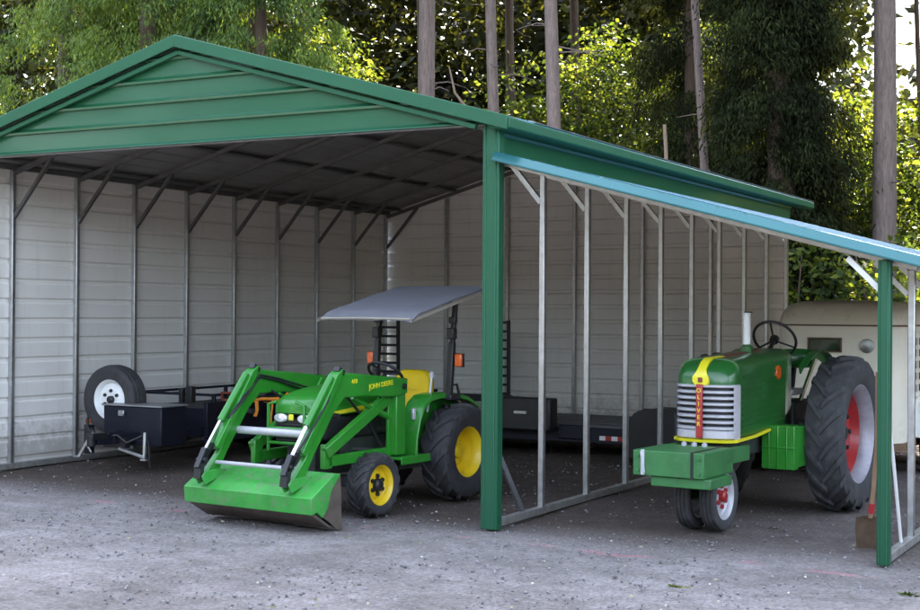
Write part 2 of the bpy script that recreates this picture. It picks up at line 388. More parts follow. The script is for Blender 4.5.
# frames: posts, bows, braces
def post(x, y, z, mat='galv', t=.05):
    return MB().box((x, y, z/2+.02), (t, t, z-.04)).build('post', M[mat], carport, bevel=.006)
for i in range(0, 10):
    y = B*i if i else .075
    yb = y if i < 9 else DEP-.045
    if i:
        p = post(-W+.0, yb, H)
        MB().bar((-W+.02, yb+.001, 2.66), (-W+.56, yb+.001, 3.27), .036, .036).build('knee_brace', M['bow'], p)
        p = post(0.0, yb, H)
        MB().bar((-.02, yb+.001, 2.62), (-.56, yb+.001, 3.27), .04, .04).build('knee_brace', M['galv'], p)
    for s in (-1, 1):
        MB().bar((-W/2, yb, 3.99), (-W/2+s*(W/2-.005), yb, 3.99-SL*(W/2-.0)), .045, .045, up=(0,1,0)).build('rafter', M['bow'], carport)
    # lean-to frame
    dz = .085 if i else .066
    MB().bar((.04, yb, zl(.04)-dz), (LX+.2, yb, zl(LX+.2)-dz), .05 if i else .034, .045, up=(0,1,0)).build('lean_to_rafter', M['galv'], carport)
    if i:
        p = post(LX, yb, zl(LX)-.11)
        zt = zl(LX)
    else: p = carport; zt = zl(LX)
    MB().bar((LX-.03, yb+.002, zt-.29), (LX-.27, yb+.002, zt-.03-.02), .038, .038).build('knee_brace', M['galv'] if i else M['white'], p)
for x in (-5.14, -4.12, -3.05, -2.02, -1.04):
    post(x, DEP-.02, ztop(x)-.17)
mb = MB()
for x in (-W+.0, 0.0, LX): mb.box((x, DEP/2+.03, .035), (.06, DEP-.06, .06))
mb.box((-W/2, DEP-.02, .035), (W-.12, .06, .06))
mb.build('base_rail', M['rail'], carport, bevel=.005)
MB().box((-W/2, .05, 3.192), (W-.16, .055, .055)).build('front_header', M['galv_dark'], carport, bevel=.005)
mb = MB()
for z, x in ((0, -W+.05), (0, -.05)): mb.box((x, DEP/2, H+.035), (.055, DEP-.1, .055))
for f in (.3, .62, .93):
    for s in (-1, 1):
        x = -W/2 + s*W/2*f; mb.box((x, DEP/2, ztop(x)-.085), (.09, DEP-.05, .02))
mb.build('purlins', M['bow'], carport)

# ================================================================ tyres & wheels
def tyre_mesh(name, Rr, w, rim, mat, parent, lugs=0, lug_h=.03, rev=1, nseg=56, rib=False):
    h = w/2; mb = MB()
    prof = [(-h*.72, rim*.98), (-h*.86, rim*1.03), (-h, (rim+Rr)/2), (-h*.98, Rr*.90), (-h*.86, Rr*.965), (-h*.5, Rr*.99), (0, Rr), (h*.5, Rr*.99), (h*.86, Rr*.965), (h*.98, Rr*.90), (h, (rim+Rr)/2), (h*.86, rim*1.03), (h*.72, rim*.98)]
    if rib:
        prof = prof[:5] + [(-h*.6, Rr*.985), (-h*.56, Rr*.965), (-h*.44, Rr*.965), (-h*.40, Rr), (-h*.08, Rr), (-h*.05, Rr*.97), (h*.05, Rr*.97), (h*.08, Rr), (h*.40, Rr), (h*.44, Rr*.965), (h*.56, Rr*.965), (h*.6, Rr*.985)] + prof[8:]
    mb.lathe(prof, nseg)
    def rad(x):
        a = abs(x)/h
        return Rr*(1-.01*min(1, a/.5)) if a < .5 else Rr*(.99-.025*(a-.5)/.36) if a < .86 else Rr*(.965-.065*(a-.86)/.12)
    for side in (-1, 1):
        for i in range(lugs):
            t0 = 2*PI*(i+(.5 if side > 0 else 0))/lugs; rings = []
            for k in range(6):
                f = k/5; x = side*h*(-.04+1.03*f); t = t0 + rev*f*w*.62/Rr
                dt = (.021+.012*f)*(.34/ .34)/Rr*1.0
                dt = (.055*w/.34*(.8+.5*f))/2/Rr*1.2
                r0 = rad(min(abs(x), h*.97)*side) - .012; r1 = r0 + .012 + lug_h*(1 if f < .9 else .6)
                ring = []
                for (tt, rr) in ((t-dt, r0), (t-dt*.75, r1), (t+dt*.75, r1), (t+dt, r0)):
                    ring.append((x, rr*math.sin(tt), rr*math.cos(tt)))
                rings.append(ring)
            mb.loft(rings)
    return mb.build(name, mat, parent, smooth=38)
def wheel(parent, loc, Rr, w, rim, tyre_m, rim_m, disc_m, out=1, lugs=0, lug_h=.03, rev=1, dish=.25, rib=False, bolts=6, hub_m=None, name='wheel', hub_r=.28):
    hub = MB()
    s = out; h = w/2
    hub.lathe([(s*h*(.72-dish)-s*.012, .02), (s*h*(.72-dish)-s*.012, rim*hub_r), (s*h*(.72-dish)+s*.03, rim*hub_r*.95), (s*h*(.72-dish)+s*.045, rim*hub_r*.6), (s*h*(.72-dish)+s*.045, .001)], 20)
    for k in range(bolts):
        t = 2*PI*k/bolts; hub.lathe([(s*h*(.72-dish)-.004*s, .02), (s*h*(.72-dish)+.02*s, .018), (s*h*(.72-dish)+.02*s, .001)], 6, c=(0, rim*.45*math.sin(t), rim*.45*math.cos(t)))
    o = hub.build(name, hub_m or disc_m, parent, loc=loc)
    tyre_mesh('tyre', Rr, w, rim, tyre_m, o, lugs, lug_h, rev, rib=rib)
    mb = MB()
    mb.lathe([(s*h*.80, rim*1.04), (s*h*.82, rim*1.0), (s*h*.66, rim*.94), (s*h*.45, rim*.86), (s*h*.2, rim*.84), (-s*h*.5, rim*.86), (-s*h*.8, rim*.98), (-s*h*.8, rim*1.02)], 40)
    mb.build('rim', rim_m, o)
    mb = MB()
    mb.lathe([(s*h*.30*1, rim*.865), (s*h*(.72-dish-.22), rim*.76), (s*h*(.72-dish-.02), rim*.58), (s*h*(.72-dish), rim*.36), (s*h*(.72-dish)-.01*s, .001)], 40)
    mb.build('disc', disc_m, o)
    return o

# ================================================================ compact tractor
T = thing('compact_tractor', 'small green loader tractor with yellow seat, yellow rims and grey sunshade', 'tractor', (-1.48, 1.42, 0), R(-5))
for s, y, Rr, w, rim, lg in ((1,0,.43,.30,.225,15), (-1,0,.43,.30,.225,15)):
    wheel(T, (s*.43, 0, Rr+.005), Rr-.015, w, rim, M['tyre'], M['yellow'], M['yellow'], s, lugs=lg, lug_h=.026, rev=1, dish=.85, bolts=8)
for s in (1,-1):
    wheel(T, (s*.455, -1.29, .262), .25, .205, .165, M['tyre'], M['yellow'], M['yellow'], s, lugs=16, lug_h=.018, rev=1, dish=.35, bolts=6, hub_m=M['black'], hub_r=.34)
# chassis
mb = MB(); mb.box((0,-1.2,.46), (.30,.95,.24)); mb.box((0,-.35,.48), (.34,.85,.34)); mb.box((0,.05,.44), (.5,.34,.26)); mb.box((0,-1.29,.27), (.72,.10,.09)); mb.box((0,0,.43), (.66,.13,.13))
mb.box((.17,-1.1,.62),(.05,.6,.22)); mb.box((-.17,-1.1,.62),(.05,.6,.22))
mb.tube([(.12,-1.35,.55),(.25,-1.1,.52),(.3,-.7,.46)], .022, 8); mb.tube([(.2,-.95,.7),(.24,-.8,.66),(.22,-.6,.5)], .03, 8)
mb.box((.3,-.5,.35),(.06,.5,.05))
mb.build('chassis', M['engine'], T, bevel=.012)
# hood: rounded nose, lofted sections along y
def hood_section(y, w, zb, zt, r, n=5):
    pts = [(w, y, zb)]
    for k in range(n+1):
        a = k*PI/2/n; pts.append((w-r+r*math.cos(a), y, zt-r*.75+r*.75*math.sin(a)))
    pts += [(-x, yy, z) for x, yy, z in pts[::-1]]
    return pts
mb = MB()
secs = [(-1.79,.15,.86,.93,.06), (-1.765,.20,.845,.965,.09), (-1.70,.235,.84,1.0,.12), (-1.58,.25,.84,1.035,.14), (-1.35,.255,.845,1.065,.15), (-1.05,.26,.86,1.085,.15), (-.80,.26,.87,1.09,.15)]
mb.loft([hood_section(*q) for q in secs]); hood = mb.build('hood', M['loader_green'], T, smooth=50)
mb = MB(); mb.box((0,-1.70,.72), (.42,.14,.20)); mb.box((0,-1.25,.73),(.46,.8,.2)); mb.build('grille', M['black_plastic'], T, bevel=.03)
mb = MB()
for k in range(7): mb.box((0,-1.774,.635+k*.026), (.36,.01,.008))
mb.build('grille_bars', M['engine'], T)
for s in (-1, 1):
    mb = MB(); mb.lathe([(-1.735,.001),(-1.735,.05),(-1.79,.052),(-1.803,.04),(-1.806,.001)], 16, axis='y'); o = mb.build('headlight', M['lens'], hood, loc=(s*.125, 0, .815)); o.scale = (1.35,1,.72)
MB().box((0,-1.802,.825),(.05,.012,.05)).build('nose_badge', M['yellow_paint'], hood, bevel=.01)
for s in (-1,1): MB().loft([[(s*.262,-1.60,.845),(s*.262,-1.60,.868),(s*.25,-1.60,.868),(s*.25,-1.60,.845)],[(s*.268,-.95,.875),(s*.268,-.95,.925),(s*.25,-.95,.925),(s*.25,-.95,.875)]]).build('hood_stripe', M['yellow_paint'], hood)
text('hood_number', '4100', .042, M['black_plastic'], hood, Matrix.Translation((.2675,-1.12,.887)) @ Matrix.Rotation(PI/2,4,'Z') @ Matrix.Rotation(PI/2,4,'X'))
# dash + steering wheel
mb = MB(); mb.box((0,-.72,.88), (.36,.22,.42)); mb.box((0,-.66,.62),(.3,.2,.3)); mb.build('dash', M['black_plastic'], T, bevel=.04)
sw = MB().tube([(0,-.66,1.0),(0,-.53,1.13)], .02, 8); 
c = Vector((0,-.52,1.14)); ax = Vector((0,.6,.75)).normalized(); u = Vector((1,0,0)); v = ax.cross(u)
sw.tube([c+(u*math.cos(t)+v*math.sin(t))*.165 for t in np.linspace(0,2*PI,25)], .014, 7)
for t in (0, 2.1, 4.2): sw.tube([c, c+(u*math.cos(t)+v*math.sin(t))*.165], .010, 6)
sw.build('steering_wheel', M['black_plastic'], T)
# seat
mb = MB()
def rr(cx, y, z, w, h, r=.07, n=4):
    out = []
    for (sx, sz, a0) in ((1,1,0), (-1,1,PI/2), (-1,-1,PI), (1,-1,1.5*PI)):
        for k in range(n+1):
            a = a0+k*PI/2/n; out.append((cx+sx*(w/2-r)+r*math.cos(a), y, z+sz*(h/2-r)+r*math.sin(a)))
    return out
mb.loft([rr(0,-.10,.99,.30,.28,.09), rr(0,-.115,.985,.36,.34,.09), rr(0,-.07,.985,.385,.36,.10), rr(0,-.02,.985,.36,.34,.10), rr(0,.0,.985,.28,.27,.09)])
mb2 = [];
mb.loft([[ (x, y*0-.32 + 0, .79+ (y)) for x,_,y in []] or rr(0,-.40,.78,.30,.06,.028), rr(0,-.36,.785,.38,.10,.045), rr(0,-.10,.775,.39,.11,.05), rr(0,-.04,.78,.34,.08,.035)])
mb.box((0,-.085,.98),(.20,.03,.006))
mb.build('seat', M['yellow'], T, smooth=60)
MB().box((0,-.12,.68),(.26,.3,.14)).build('seat_base', M['black_plastic'], T, bevel=.02)
# fenders with inner side plates
for s in (-1, 1):
    prof = [(-.66,.46), (-.63,.64), (-.585,.80), (-.52,.90), (-.42,.955), (-.28,.972), (.0,.965), (.18,.93), (.34,.86), (.36,.85)]
    mb = MB(); rings = []
    for y, z in prof:
        rings.append([(s*.24,y,z), (s*.38,y,z), (s*.43,y,z-.012), (s*.44,y,z-.05) if z>.6 else (s*.44,y+.03,z-.0), (s*.42,y+.01,z-.04), (s*.26,y+.012,z-.022)])
    mb.loft(rings); mb.prism([(-.655,.44),(-.62,.64),(-.575,.79),(-.5,.885),(-.3,.955),(.0,.95),(.3,.86),(.2,.5),(-.2,.42)], 'x', s*.225, s*.245)
    mb.build('fender', M['loader_green'], T, smooth=40, bevel=.008)
    MB().box((s*.37,-.60,.80),(.03,.04,.10)).build('fender_lamp', M['silver'], T, bevel=.01)
    mb = MB(); mb.tube([(s*.30,.08,.96),(s*.31,.06,1.02),(s*.37,.07,1.035),(s*.38,.09,.95)], .014, 7); mb.build('grab_handle', M['black'], T)
    # platform / step
    mb = MB(); mb.box((s*.36,-.80,.452),(.36,.42,.025)); mb.box((s*.53,-.79,.435),(.018,.42,.07)); mb.build('foot_step', M['loader_green'], T, bevel=.006)
    MB().tube([(s*.30,-.30,.80),(s*.31,-.27,.96),(s*.315,-.25,1.11)], [.012,.010,.010], 8).lathe([(1.10,.001),(1.105,.02),(1.15,.022),(1.165,.001)],10,'z',(s*.315,-.25,0)).build('lever', M['silver'] if s>0 else M['black'], T)
# ROPS + lamps + canopy
mb = MB()
for s in (-1, 1):
    mb.bar((s*.42,-.13,.90), (s*.42,-.08,1.42), .055, .05, up=(0,1,0)); mb.bar((s*.42,-.085,1.36), (s*.42,-.035,1.78), .045, .04, up=(0,1,0))
    mb.box((s*.42,-.09,1.50),(.075,.07,.10)); mb.box((s*.42,-.12,.93),(.14,.16,.05)); mb.box((s*.42,-.07,1.62),(.07,.05,.06))
    mb.box((s*.455,-.07,1.30),(.03,.02,.05))
mb.bar((-.42,-.035,1.77),(.42,-.035,1.77),.045,.04)
mb.build('roll_bar', M['black'], T, bevel=.008)
for s in (-1, 1): 
    o = MB().box((s*.495,-.09,1.26),(.075,.035,.115)).build('warning_light', M['orange'], T, bevel=.012)
    MB().box((s*.495,-.066,1.26),(.082,.02,.12)).build('lamp_housing', M['black_plastic'], o)
mb = MB(); rings = []
n = 12
for k in range(n+1):
    f = k/n; y = -.86 + 1.14*f; z = 1.665 + .27*f**.92 - (.03*(1-f/.08) if f < .08 else 0)
    row = []
    for j in range(13):
        x = -.47 + 1.0*j/12; q = abs(x)/.51; row.append((x, y, z - .012*max(0,(q-.86)/.14) + .0015*math.sin(j*1.7+k)))
    rings.append(row + [(p[0]*.995, p[1], p[2]-.016) for p in row[::-1]])
mb.loft(rings); can = mb.build('canopy', M['canopy'], T, smooth=50)
for s in (-1, 1): MB().loft([[(s*.512,-.86,1.632),(s*.522,-.86,1.60),(s*.512,-.86,1.597)], [(s*.512,.28,1.905),(s*.522,.28,1.868),(s*.512,.28,1.864)]]).build('canopy_edge', M['canopy_edge'], can)
mb = MB()
for s in (-1,1):
    mb.bar((s*.36,-.76,1.655),(s*.36,.2,1.885),.03,.025); 
mb.build('canopy_frame', M['black'], can)
MB().tube([(-.46,-.862,1.632),(.0,-.866,1.637),(.52,-.862,1.632)], .009, 7).build('canopy_hem', M['canopy_edge'], can)
# loader
for s in (-1, 1):
    x0, x1 = s*.42, s*.48
    # mast
    mb = MB(); mb.prism([(-1.03,.47),(-.82,.47),(-.82,1.0),(-.83,1.10),(-.93,1.115),(-1.03,1.0)], 'x', s*.385, s*.415)
    mb.prism([(-.99,.48),(-.86,.48),(-.86,1.02),(-.99,1.02)], 'x', s*.38, s*.47)
    mast = mb.build('loader_mast', M['loader_green'], T, bevel=.008)
    # subframe: diagonal brace and rail
    mb = MB(); mb.bar((s*.39,-1.0,.97), (s*.39,-1.84,.56), .06, .095, up=(0,0,1)); mb.bar((s*.37,-.86,.50),(s*.37,-1.80,.49),.05,.09); mb.box((s*.37,-1.80,.53),(.05,.10,.20))
    mb.build('loader_brace', M['loader_green'], T, bevel=.008)
    # boom : side plate polygon, horizontal part + bent front leg
    poly = [(-.84,1.125),(-1.74,1.205),(-1.80,1.19),(-1.86,1.10),(-2.19,.55),(-2.34,.40),(-2.35,.33),(-2.27,.31),(-2.21,.36),(-2.09,.55),(-1.84,.88),(-1.70,1.0),(-1.45,1.0),(-1.2,.985),(-.98,.975),(-.84,1.0)]
    mb = MB(); mb.prism(poly, 'x', s*.425, s*.478)
    arm = mb.build('loader_arm', M['loader_green'], T, bevel=.01)
    mb = MB(); mb.prism([(-1.745,1.235),(-1.82,1.19),(-2.245,.60),(-2.20,.57),(-1.78,1.13)], 'x', s*.40, s*.50); mb.build('arm_face', M['loader_green'], arm, bevel=.006)
    MB().bar((s*.452,-1.78,1.235),(s*.452,-1.71,1.195),.06,.04).build('stop_block', M['black'], arm)
    for yy, zz, r in ((-.90,1.06,.026),(-1.80,.86,.022)): MB().tube([(s*.41,yy,zz),(s*.495,yy,zz)], r, 12).build('pin', M['black'], arm)
    # bucket cylinder : green barrel, chrome rod, black end
    mb = MB(); mb.tube([(s*.452,-1.85,1.17),(s*.452,-2.15,.80)], .03, 12); mb.build('bucket_cylinder', M['loader_green'], arm)
    mb = MB(); mb.tube([(s*.452,-2.14,.81),(s*.452,-2.34,.55)], .016, 10); mb.build('cylinder_rod', M['chrome'], arm)
    mb = MB(); mb.bar((s*.452,-2.31,.58),(s*.452,-2.40,.43),.06,.05,up=(1,0,0)); mb.bar((s*.452,-2.24,.62),(s*.452,-2.39,.47),.03,.05,up=(1,0,0)); mb.bar((s*.452,-2.38,.47),(s*.452,-2.40,.35),.07,.04,up=(0,1,0)); mb.tube([(s*.40,-2.36,.50),(s*.50,-2.36,.50)],.02,8)
    mb.tube([(s*.47,-1.84,1.15),(s*.50,-1.95,.98),(s*.49,-2.1,.80),(s*.47,-2.28,.60)],.011,6)
    mb.build('tilt_linkage', M['black'], arm)
    mb = MB(); mb.tube([(s*.395,-1.50,.99),(s*.395,-1.22,.88)], .018, 8); mb.tube([(s*.395,-1.24,.89),(s*.395,-.98,.79)], .028, 10); mb.build('lift_cylinder', M['loader_green'], arm)
    for q in (0,1): MB().tube([(s*(.40-.02*q),-.95,.80+.05*q),(s*(.395-.02*q),-1.15,1.0+.03*q),(s*.405,-1.5,1.10+.02*q),(s*(.41),-1.72,1.14+.02*q),(s*(.40-.01*q),-1.95,.98-.03*q),(s*.41,-2.10,.82)], .009, 6).build('hydraulic_hose', M['black_plastic'], arm)
    MB().tube([(s*.36,-1.05,.55),(s*.34,-1.2,.75),(s*.36,-1.45,.93),(s*.39,-1.6,1.02)], .012, 7).build('hydraulic_hose', M['black_plastic'], T)
    rot = (Matrix.Rotation(PI/2,4,'Z') if s>0 else Matrix.Rotation(-PI/2,4,'Z')) @ Matrix.Rotation(PI/2,4,'X')
    tilt = Matrix.Rotation(R(5)*1,4,'X')
    text('arm_lettering', 'JOHN DEERE', .058, M['yellow_paint'], arm, Matrix.Translation((s*.479,-1.22,1.085)) @ (Matrix.Rotation(R(5),4,'X')) @ rot)
    text('arm_number', '410', .05, M['yellow_paint'], arm, Matrix.Translation((s*.479,-1.58,1.125)) @ (Matrix.Rotation(R(5),4,'X')) @ rot)
mb = MB(); mb.tube([(-.43,-1.96,.715),(.43,-1.96,.715)], .032, 14); mb.build('cross_tube', M['silver'], T)
mb = MB(); mb.tube([(-.47,-2.22,.47),(.47,-2.22,.47)], .017, 10); mb.build('torsion_rod', M['silver'], T)
mb = MB()
for s in (-1,1): mb.tube([(s*.19,-1.86,.55),(s*.19,-1.86,.93),(s*.10,-1.86,.955)], .016, 8)
mb.tube([(-.19,-1.86,.62),(.19,-1.86,.62)], .014, 8); mb.tube([(-.19,-1.86,.74),(.19,-1.86,.74)], .012, 8)
mb.build('grille_guard', M['loader_green'], T, bevel=.005)
# bucket, tipped forward with its back facing up
mb = MB()
outer = [(-2.33,.145),(-2.345,.275),(-2.06,.435),(-1.965,.41),(-1.94,.36)]
mb.prism([(-2.33,.145),(-2.345,.275),(-2.06,.44),(-1.98,.43),(-1.985,.415),(-2.058,.424),(-2.332,.266),(-2.318,.145)], 'x', -.665, .665)
for s in (-1, 1): mb.prism([(-2.33,.145),(-2.343,.27),(-2.06,.437),(-1.99,.42),(-2.10,.30),(-2.14,.17),(-2.2,.11),(-2.27,.16)], 'x', s*.645, s*.668)
for s in (-1, 1):
    for d in (-.035,.035): mb.prism([(-2.36,.30),(-2.40,.37),(-2.36,.41),(-2.22,.42),(-2.12,.41),(-2.2,.35)], 'x', s*.452+d-.007, s*.452+d+.007)
bk = mb.build('bucket', M['bucket_green'], T, bevel=.008)
mb = MB()
mb.prism([(-2.30,.17),(-2.305,.14),(-2.10,.02),(-1.97,-.004),(-1.96,.008),(-2.09,.04)], 'x', -.645, .645)
for s in (-1, 1): mb.prism([(-2.06,.43),(-1.975,.425),(-1.955,-.003),(-2.02,-.003),(-2.10,.06),(-2.20,.12),(-2.13,.19),(-2.09,.3)], 'x', s*.648, s*.660)
mb.prism([(-1.985,.425),(-1.97,.425),(-1.95,.0),(-1.965,.0)], 'x', -.648, .648)
mb.build('cutting_edge', M['worn_steel'], bk, bevel=.004)

# ================================================================ row-crop tractor
O = thing('row_crop_tractor', 'old dark green row crop tractor with red and silver grille under the lean-to', 'tractor', (1.565, 2.47, 0), R(-4))
for s in (1,-1):
    wheel(O, (s*.585, .08, .668), .641, .335, .42, M['tyre_old'], M['rim_silver'], M['red'], s, lugs=19, lug_h=.034, rev=1, dish=.85, bolts=8, hub_m=M['black'], hub_r=.17)
for s in (1,-1):
    wheel(O, (s*.105+.02, -1.62, .272), .268, .13, .18, M['tyre_old'], M['silver'], M['silver'], s, dish=.45, rib=True, bolts=6, hub_m=M['red'], hub_r=.26)
# hood with rounded nose
def hsec(y, w, zb, zt, r, n=6):
    pts = [(w*.96, y, zb), (w, y, zb+.04)]
    for k in range(n+1):
        a = k*PI/2/n; pts.append((w-r+r*math.cos(a), y, zt-r*.62+r*.62*math.sin(a)))
    return pts + [(-x, yy, z) for x, yy, z in pts[::-1]]
mb = MB()
mb.loft([hsec(-1.52,.243,.72,1.34,.12), hsec(-1.2,.246,.73,1.352,.12), hsec(-.8,.25,.74,1.37,.12), hsec(-.47,.25,.76,1.385,.12)])
hood = mb.build('hood', M['crop_green'], O, smooth=50)
# nose cap over the grille: plan-rounded
def plan(yf, w, r, yb, z, n=8, bow=.03):
    pts = [(w, yb, z)]
    for k in range(n+1):
        a = k*PI/2/n; pts.append((w-r+r*math.cos(a), yf+bow+r-r*math.sin(a), z))
    pts.append((0, yf, z))
    return pts + [(-x, y, zz) for x, y, zz in pts[:-1][::-1]]
mb = MB()
mb.loft([plan(-1.70,.243,.13,-1.50,1.13), plan(-1.70,.243,.13,-1.50,1.20), plan(-1.675,.236,.13,-1.50,1.255), plan(-1.62,.215,.12,-1.50,1.305), plan(-1.55,.17,.10,-1.48,1.335), plan(-1.50,.12,.06,-1.46,1.342)])
mb.build('nose_cap', M['crop_green'], O, smooth=60)
mb = MB(); mb.loft([plan(-1.675,.225,.12,-1.50,.72), plan(-1.675,.225,.12,-1.50,1.13)]); g = mb.build('grille', M['black_plastic'], O, smooth=50)
mb = MB()
for k in range(8):
    z = .80 + k*.047; mb.loft([plan(-1.70,.243,.13,-1.50,z-.0125), plan(-1.712,.25,.13,-1.50,z-.006), plan(-1.712,.25,.13,-1.50,z+.006), plan(-1.70,.243,.13,-1.50,z+.0125)])
mb.loft([plan(-1.70,.243,.13,-1.50,.715), plan(-1.712,.25,.13,-1.50,.725), plan(-1.712,.25,.13,-1.50,.775), plan(-1.70,.243,.13,-1.50,.785)])
for s in (-1, 1): mb.prism([(s*.252,-1.50),(s*.252,-1.565),(s*.235,-1.60),(s*.225,-1.50)], 'z', .716, 1.131)
mb.build('grille_bars', M['silver'], g, smooth=40)
mb = MB(); mb.box((0,-1.722,.935), (.052,.03,.42)); mb.build('grille_strip', M['red'], g, bevel=.008)
for k, ch in enumerate('OLIVER'):
    text('grille_letter', ch, .046, M['yellow_paint'], g, Matrix.Translation((0,-1.739,1.095-k*.052)) @ Matrix.Rotation(PI/2,4,'X'))
# yellow shield and crest
mb = MB()
def crest(pts): 
    mb.loft([[(x,y-.004,z+.003),(-x,y-.004,z+.003),(-x,y+.02,z-.01),(x,y+.02,z-.01)] for x,y,z in pts])
crest([(.045,-1.703,1.135),(.068,-1.704,1.165),(.066,-1.704,1.20),(.046,-1.692,1.23),(.034,-1.672,1.263),(.034,-1.617,1.312),(.034,-1.55,1.342),(.028,-1.40,1.35),(.02,-1.28,1.354)])
mb.build('crest', M['yellow_paint'], O, smooth=50)
MB().box((0,-1.712,1.178),(.038,.012,.038)).build('crest_badge', M['maroon'], O, bevel=.006)
mb = MB(); mb.loft([[(.035,y,z),(-.035,y,z),(-.035,y,z-.02),(.035,y,z-.02)] for y,z in ((-1.27,1.357),(-.8,1.376),(-.5,1.389))]); mb.build('hood_strip', M['maroon'], hood)
# louvred side panels with a raised frame
for s in (-1, 1):
    mb = MB()
    for k in range(9): mb.bar((s*.248,-1.45,.80+k*.05),(s*.252,-.55,.815+k*.052),.012,.02)
    mb.bar((s*.25,-1.18,.99),(s*.25,-1.18,1.16),.012,.012); mb.bar((s*.25,-.98,.99),(s*.25,-.98,1.16),.012,.012); mb.bar((s*.25,-1.18,1.16),(s*.25,-.98,1.165),.012,.012)
    mb.build('side_louvres', M['crop_green'], hood)
    mb = MB(); mb.loft([[(s*.244,y,z),(s*.266,y,z),(s*.266,y,z+.022),(s*.244,y,z+.022)] for y,z in ((-1.60,.692),(-1.2,.705),(-.86,.735))]); mb.build('yellow_moulding', M['yellow_paint'], hood)
    MB().lathe([(s*.25,.06),(s*.262,.055),(s*.262,.001)],20,'x',(0,-.66,1.21)).build('side_emblem', M['orange'], hood)
mb = MB(); mb.loft([plan(-1.72,.262,.14,-1.55,.690), plan(-1.725,.266,.14,-1.55,.712)]); mb.build('yellow_moulding', M['yellow_paint'], O)
# cowl, dash, tank rear
mb = MB(); mb.loft([hsec(-.47,.25,.82,1.387,.12), hsec(-.30,.24,.88,1.40,.12), hsec(-.22,.20,.95,1.36,.10)]); mb.build('cowl', M['crop_green'], O, smooth=50)
# exhaust
mb = MB(); mb.lathe([(1.35,.05),(1.42,.05),(1.43,.034),(1.44,.034)],16,'z',(0,-.72,0)); mb.build('exhaust_base', M['crop_green'], O)
ex = MB().lathe([(1.43,.031),(1.70,.031),(1.705,.026)],16,'z',(0,-.72,0)).build('exhaust_pipe', M['white'], O)  # white colour stands in for sunlight on the pipe
MB().lathe([(1.706,.001),(1.707,.036),(1.714,.036),(1.715,.001)],14,'z',(0,0,0)).build('rain_cap', M['black'], ex, loc=(0,-.69,.0))
# steering wheel
c = Vector((.0,-.05,1.475)); ax = Vector((0,.75,.55)).normalized(); u = Vector((1,0,0)); v = ax.cross(u)
mb = MB().tube([c+(u*math.cos(t)+v*math.sin(t))*.19 for t in np.linspace(0,2*PI,33)], .013, 8)
for t in (.5, 2.6, 4.7): mb.tube([c-ax*.02, c+(u*math.cos(t)+v*math.sin(t))*.19], .009, 6)
mb.tube([c, c-ax*.3], .02, 8); mb.tube([c-ax*.03, c+ax*.012], .04, 12); mb.build('steering_wheel', M['black'], O)
# seat (pan)
mb = MB(); rings = []
for zz, f in ((1.21,.35),(1.215,.8),(1.245,1.0),(1.30,1.06),(1.33,1.02),(1.318,.93),(1.262,.86),(1.245,.4)):
    rings.append([(.225*f*math.cos(t), .36+.20*f*math.sin(t), zz+.05*max(0,math.sin(t))) for t in np.linspace(0,2*PI,24,endpoint=False)])
mb.loft(rings); mb.build('seat', M['crop_green'], O, smooth=60)
MB().tube([(0,.45,1.23),(0,.40,1.05),(0,.30,.95)], .03, 8).build('seat_post', M['black'], O)
# rear body
mb = MB(); mb.box((0,-.15,.80),(.34,.62,.30)); mb.box((0,.12,.72),(.40,.45,.44)); mb.box((0,.08,.675),(.85,.16,.16)); mb.box((0,-.75,.66),(.28,.9,.24)); mb.box((0,-1.35,.66),(.24,.5,.16)); mb.box((0,.36,.62),(.3,.2,.3))
mb.build('chassis', M['engine'], O, bevel=.02)
MB().box((.14,-.06,1.02),(.16,.30,.055)).build('tool_tray', M['silver'], O, bevel=.01)
MB().box((.12,-.35,1.02),(.07,.05,.08)).build('switch_box', M['black'], O, bevel=.008)
for s in (-1, 1):
    mb = MB(); rings = []
    for k in range(13):
        a = R(-36 + k*8.0); r1 = .70; r0 = .63
        P_ = lambda r, x: (x, .08 + r*math.sin(a), .675 + r*math.cos(a))
        rings.append([P_(r1, s*.385), P_(r1+.006, s*.385), P_(r1+.006, s*.315), P_(r0, s*.31), P_(r0, s*.322), P_(r1, s*.33)])
    mb.loft(rings); mb.bar((s*.17,.10,.90),(s*.318,.10,1.31),.06,.02); mb.build('fender', M['crop_green'], O, smooth=40)
    mb = MB(); mb.box((s*.315,-.78,.60),(.28,.10,.36)); 
    for k in range(3): mb.box((s*(.24+k*.075),-.834,.60),(.012,.014,.355))
    mb.box((s*.315,-.62,.60),(.26,.24,.34)); mb.box((s*.315,-.833,.60),(.28,.012,.02)); mb.build('step_box', M['loader_green'], O, bevel=.008)
# front bracket + pedestal
mb = MB(); mb.box((.012,-2.05,.575),(.57,.58,.19)); 
for s in (-1,1): mb.box((.012+s*.26,-1.72,.605),(.05,.62,.12))
mb.box((0,-1.75,.565),(.46,.3,.16)); 
br = mb.build('front_bracket', M['bracket_green'], O, bevel=.008)
mb = MB(); mb.box((.10,-2.10,.44),(.48,.42,.075)); mb.box((.0,-1.80,.47),(.3,.25,.12)); mb.build('bracket_plate', M['bracket_green'], O, bevel=.008)
mb = MB(); mb.box((.205,-2.344,.575),(.02,.006,.2)); mb.box((.205,-2.05,.672),(.02,.58,.006)); mb.build('bracket_strap', M['black'], br)
mb = MB(); mb.box((-.19,-2.346,.58),(.03,.01,.19)); mb.bar((-.20,-2.35,.66),(-.175,-2.35,.5),.018,.012); mb.build('bracket_clamp', M['silver'], br, bevel=.003)
for bx in (-.23,.26):
    for bz in (.52,.63): MB().lathe([(-2.34,.014),(-2.352,.014),(-2.353,.001)],6,'y',(bx,0,bz)).build('bolt', M['bracket_green'], br)
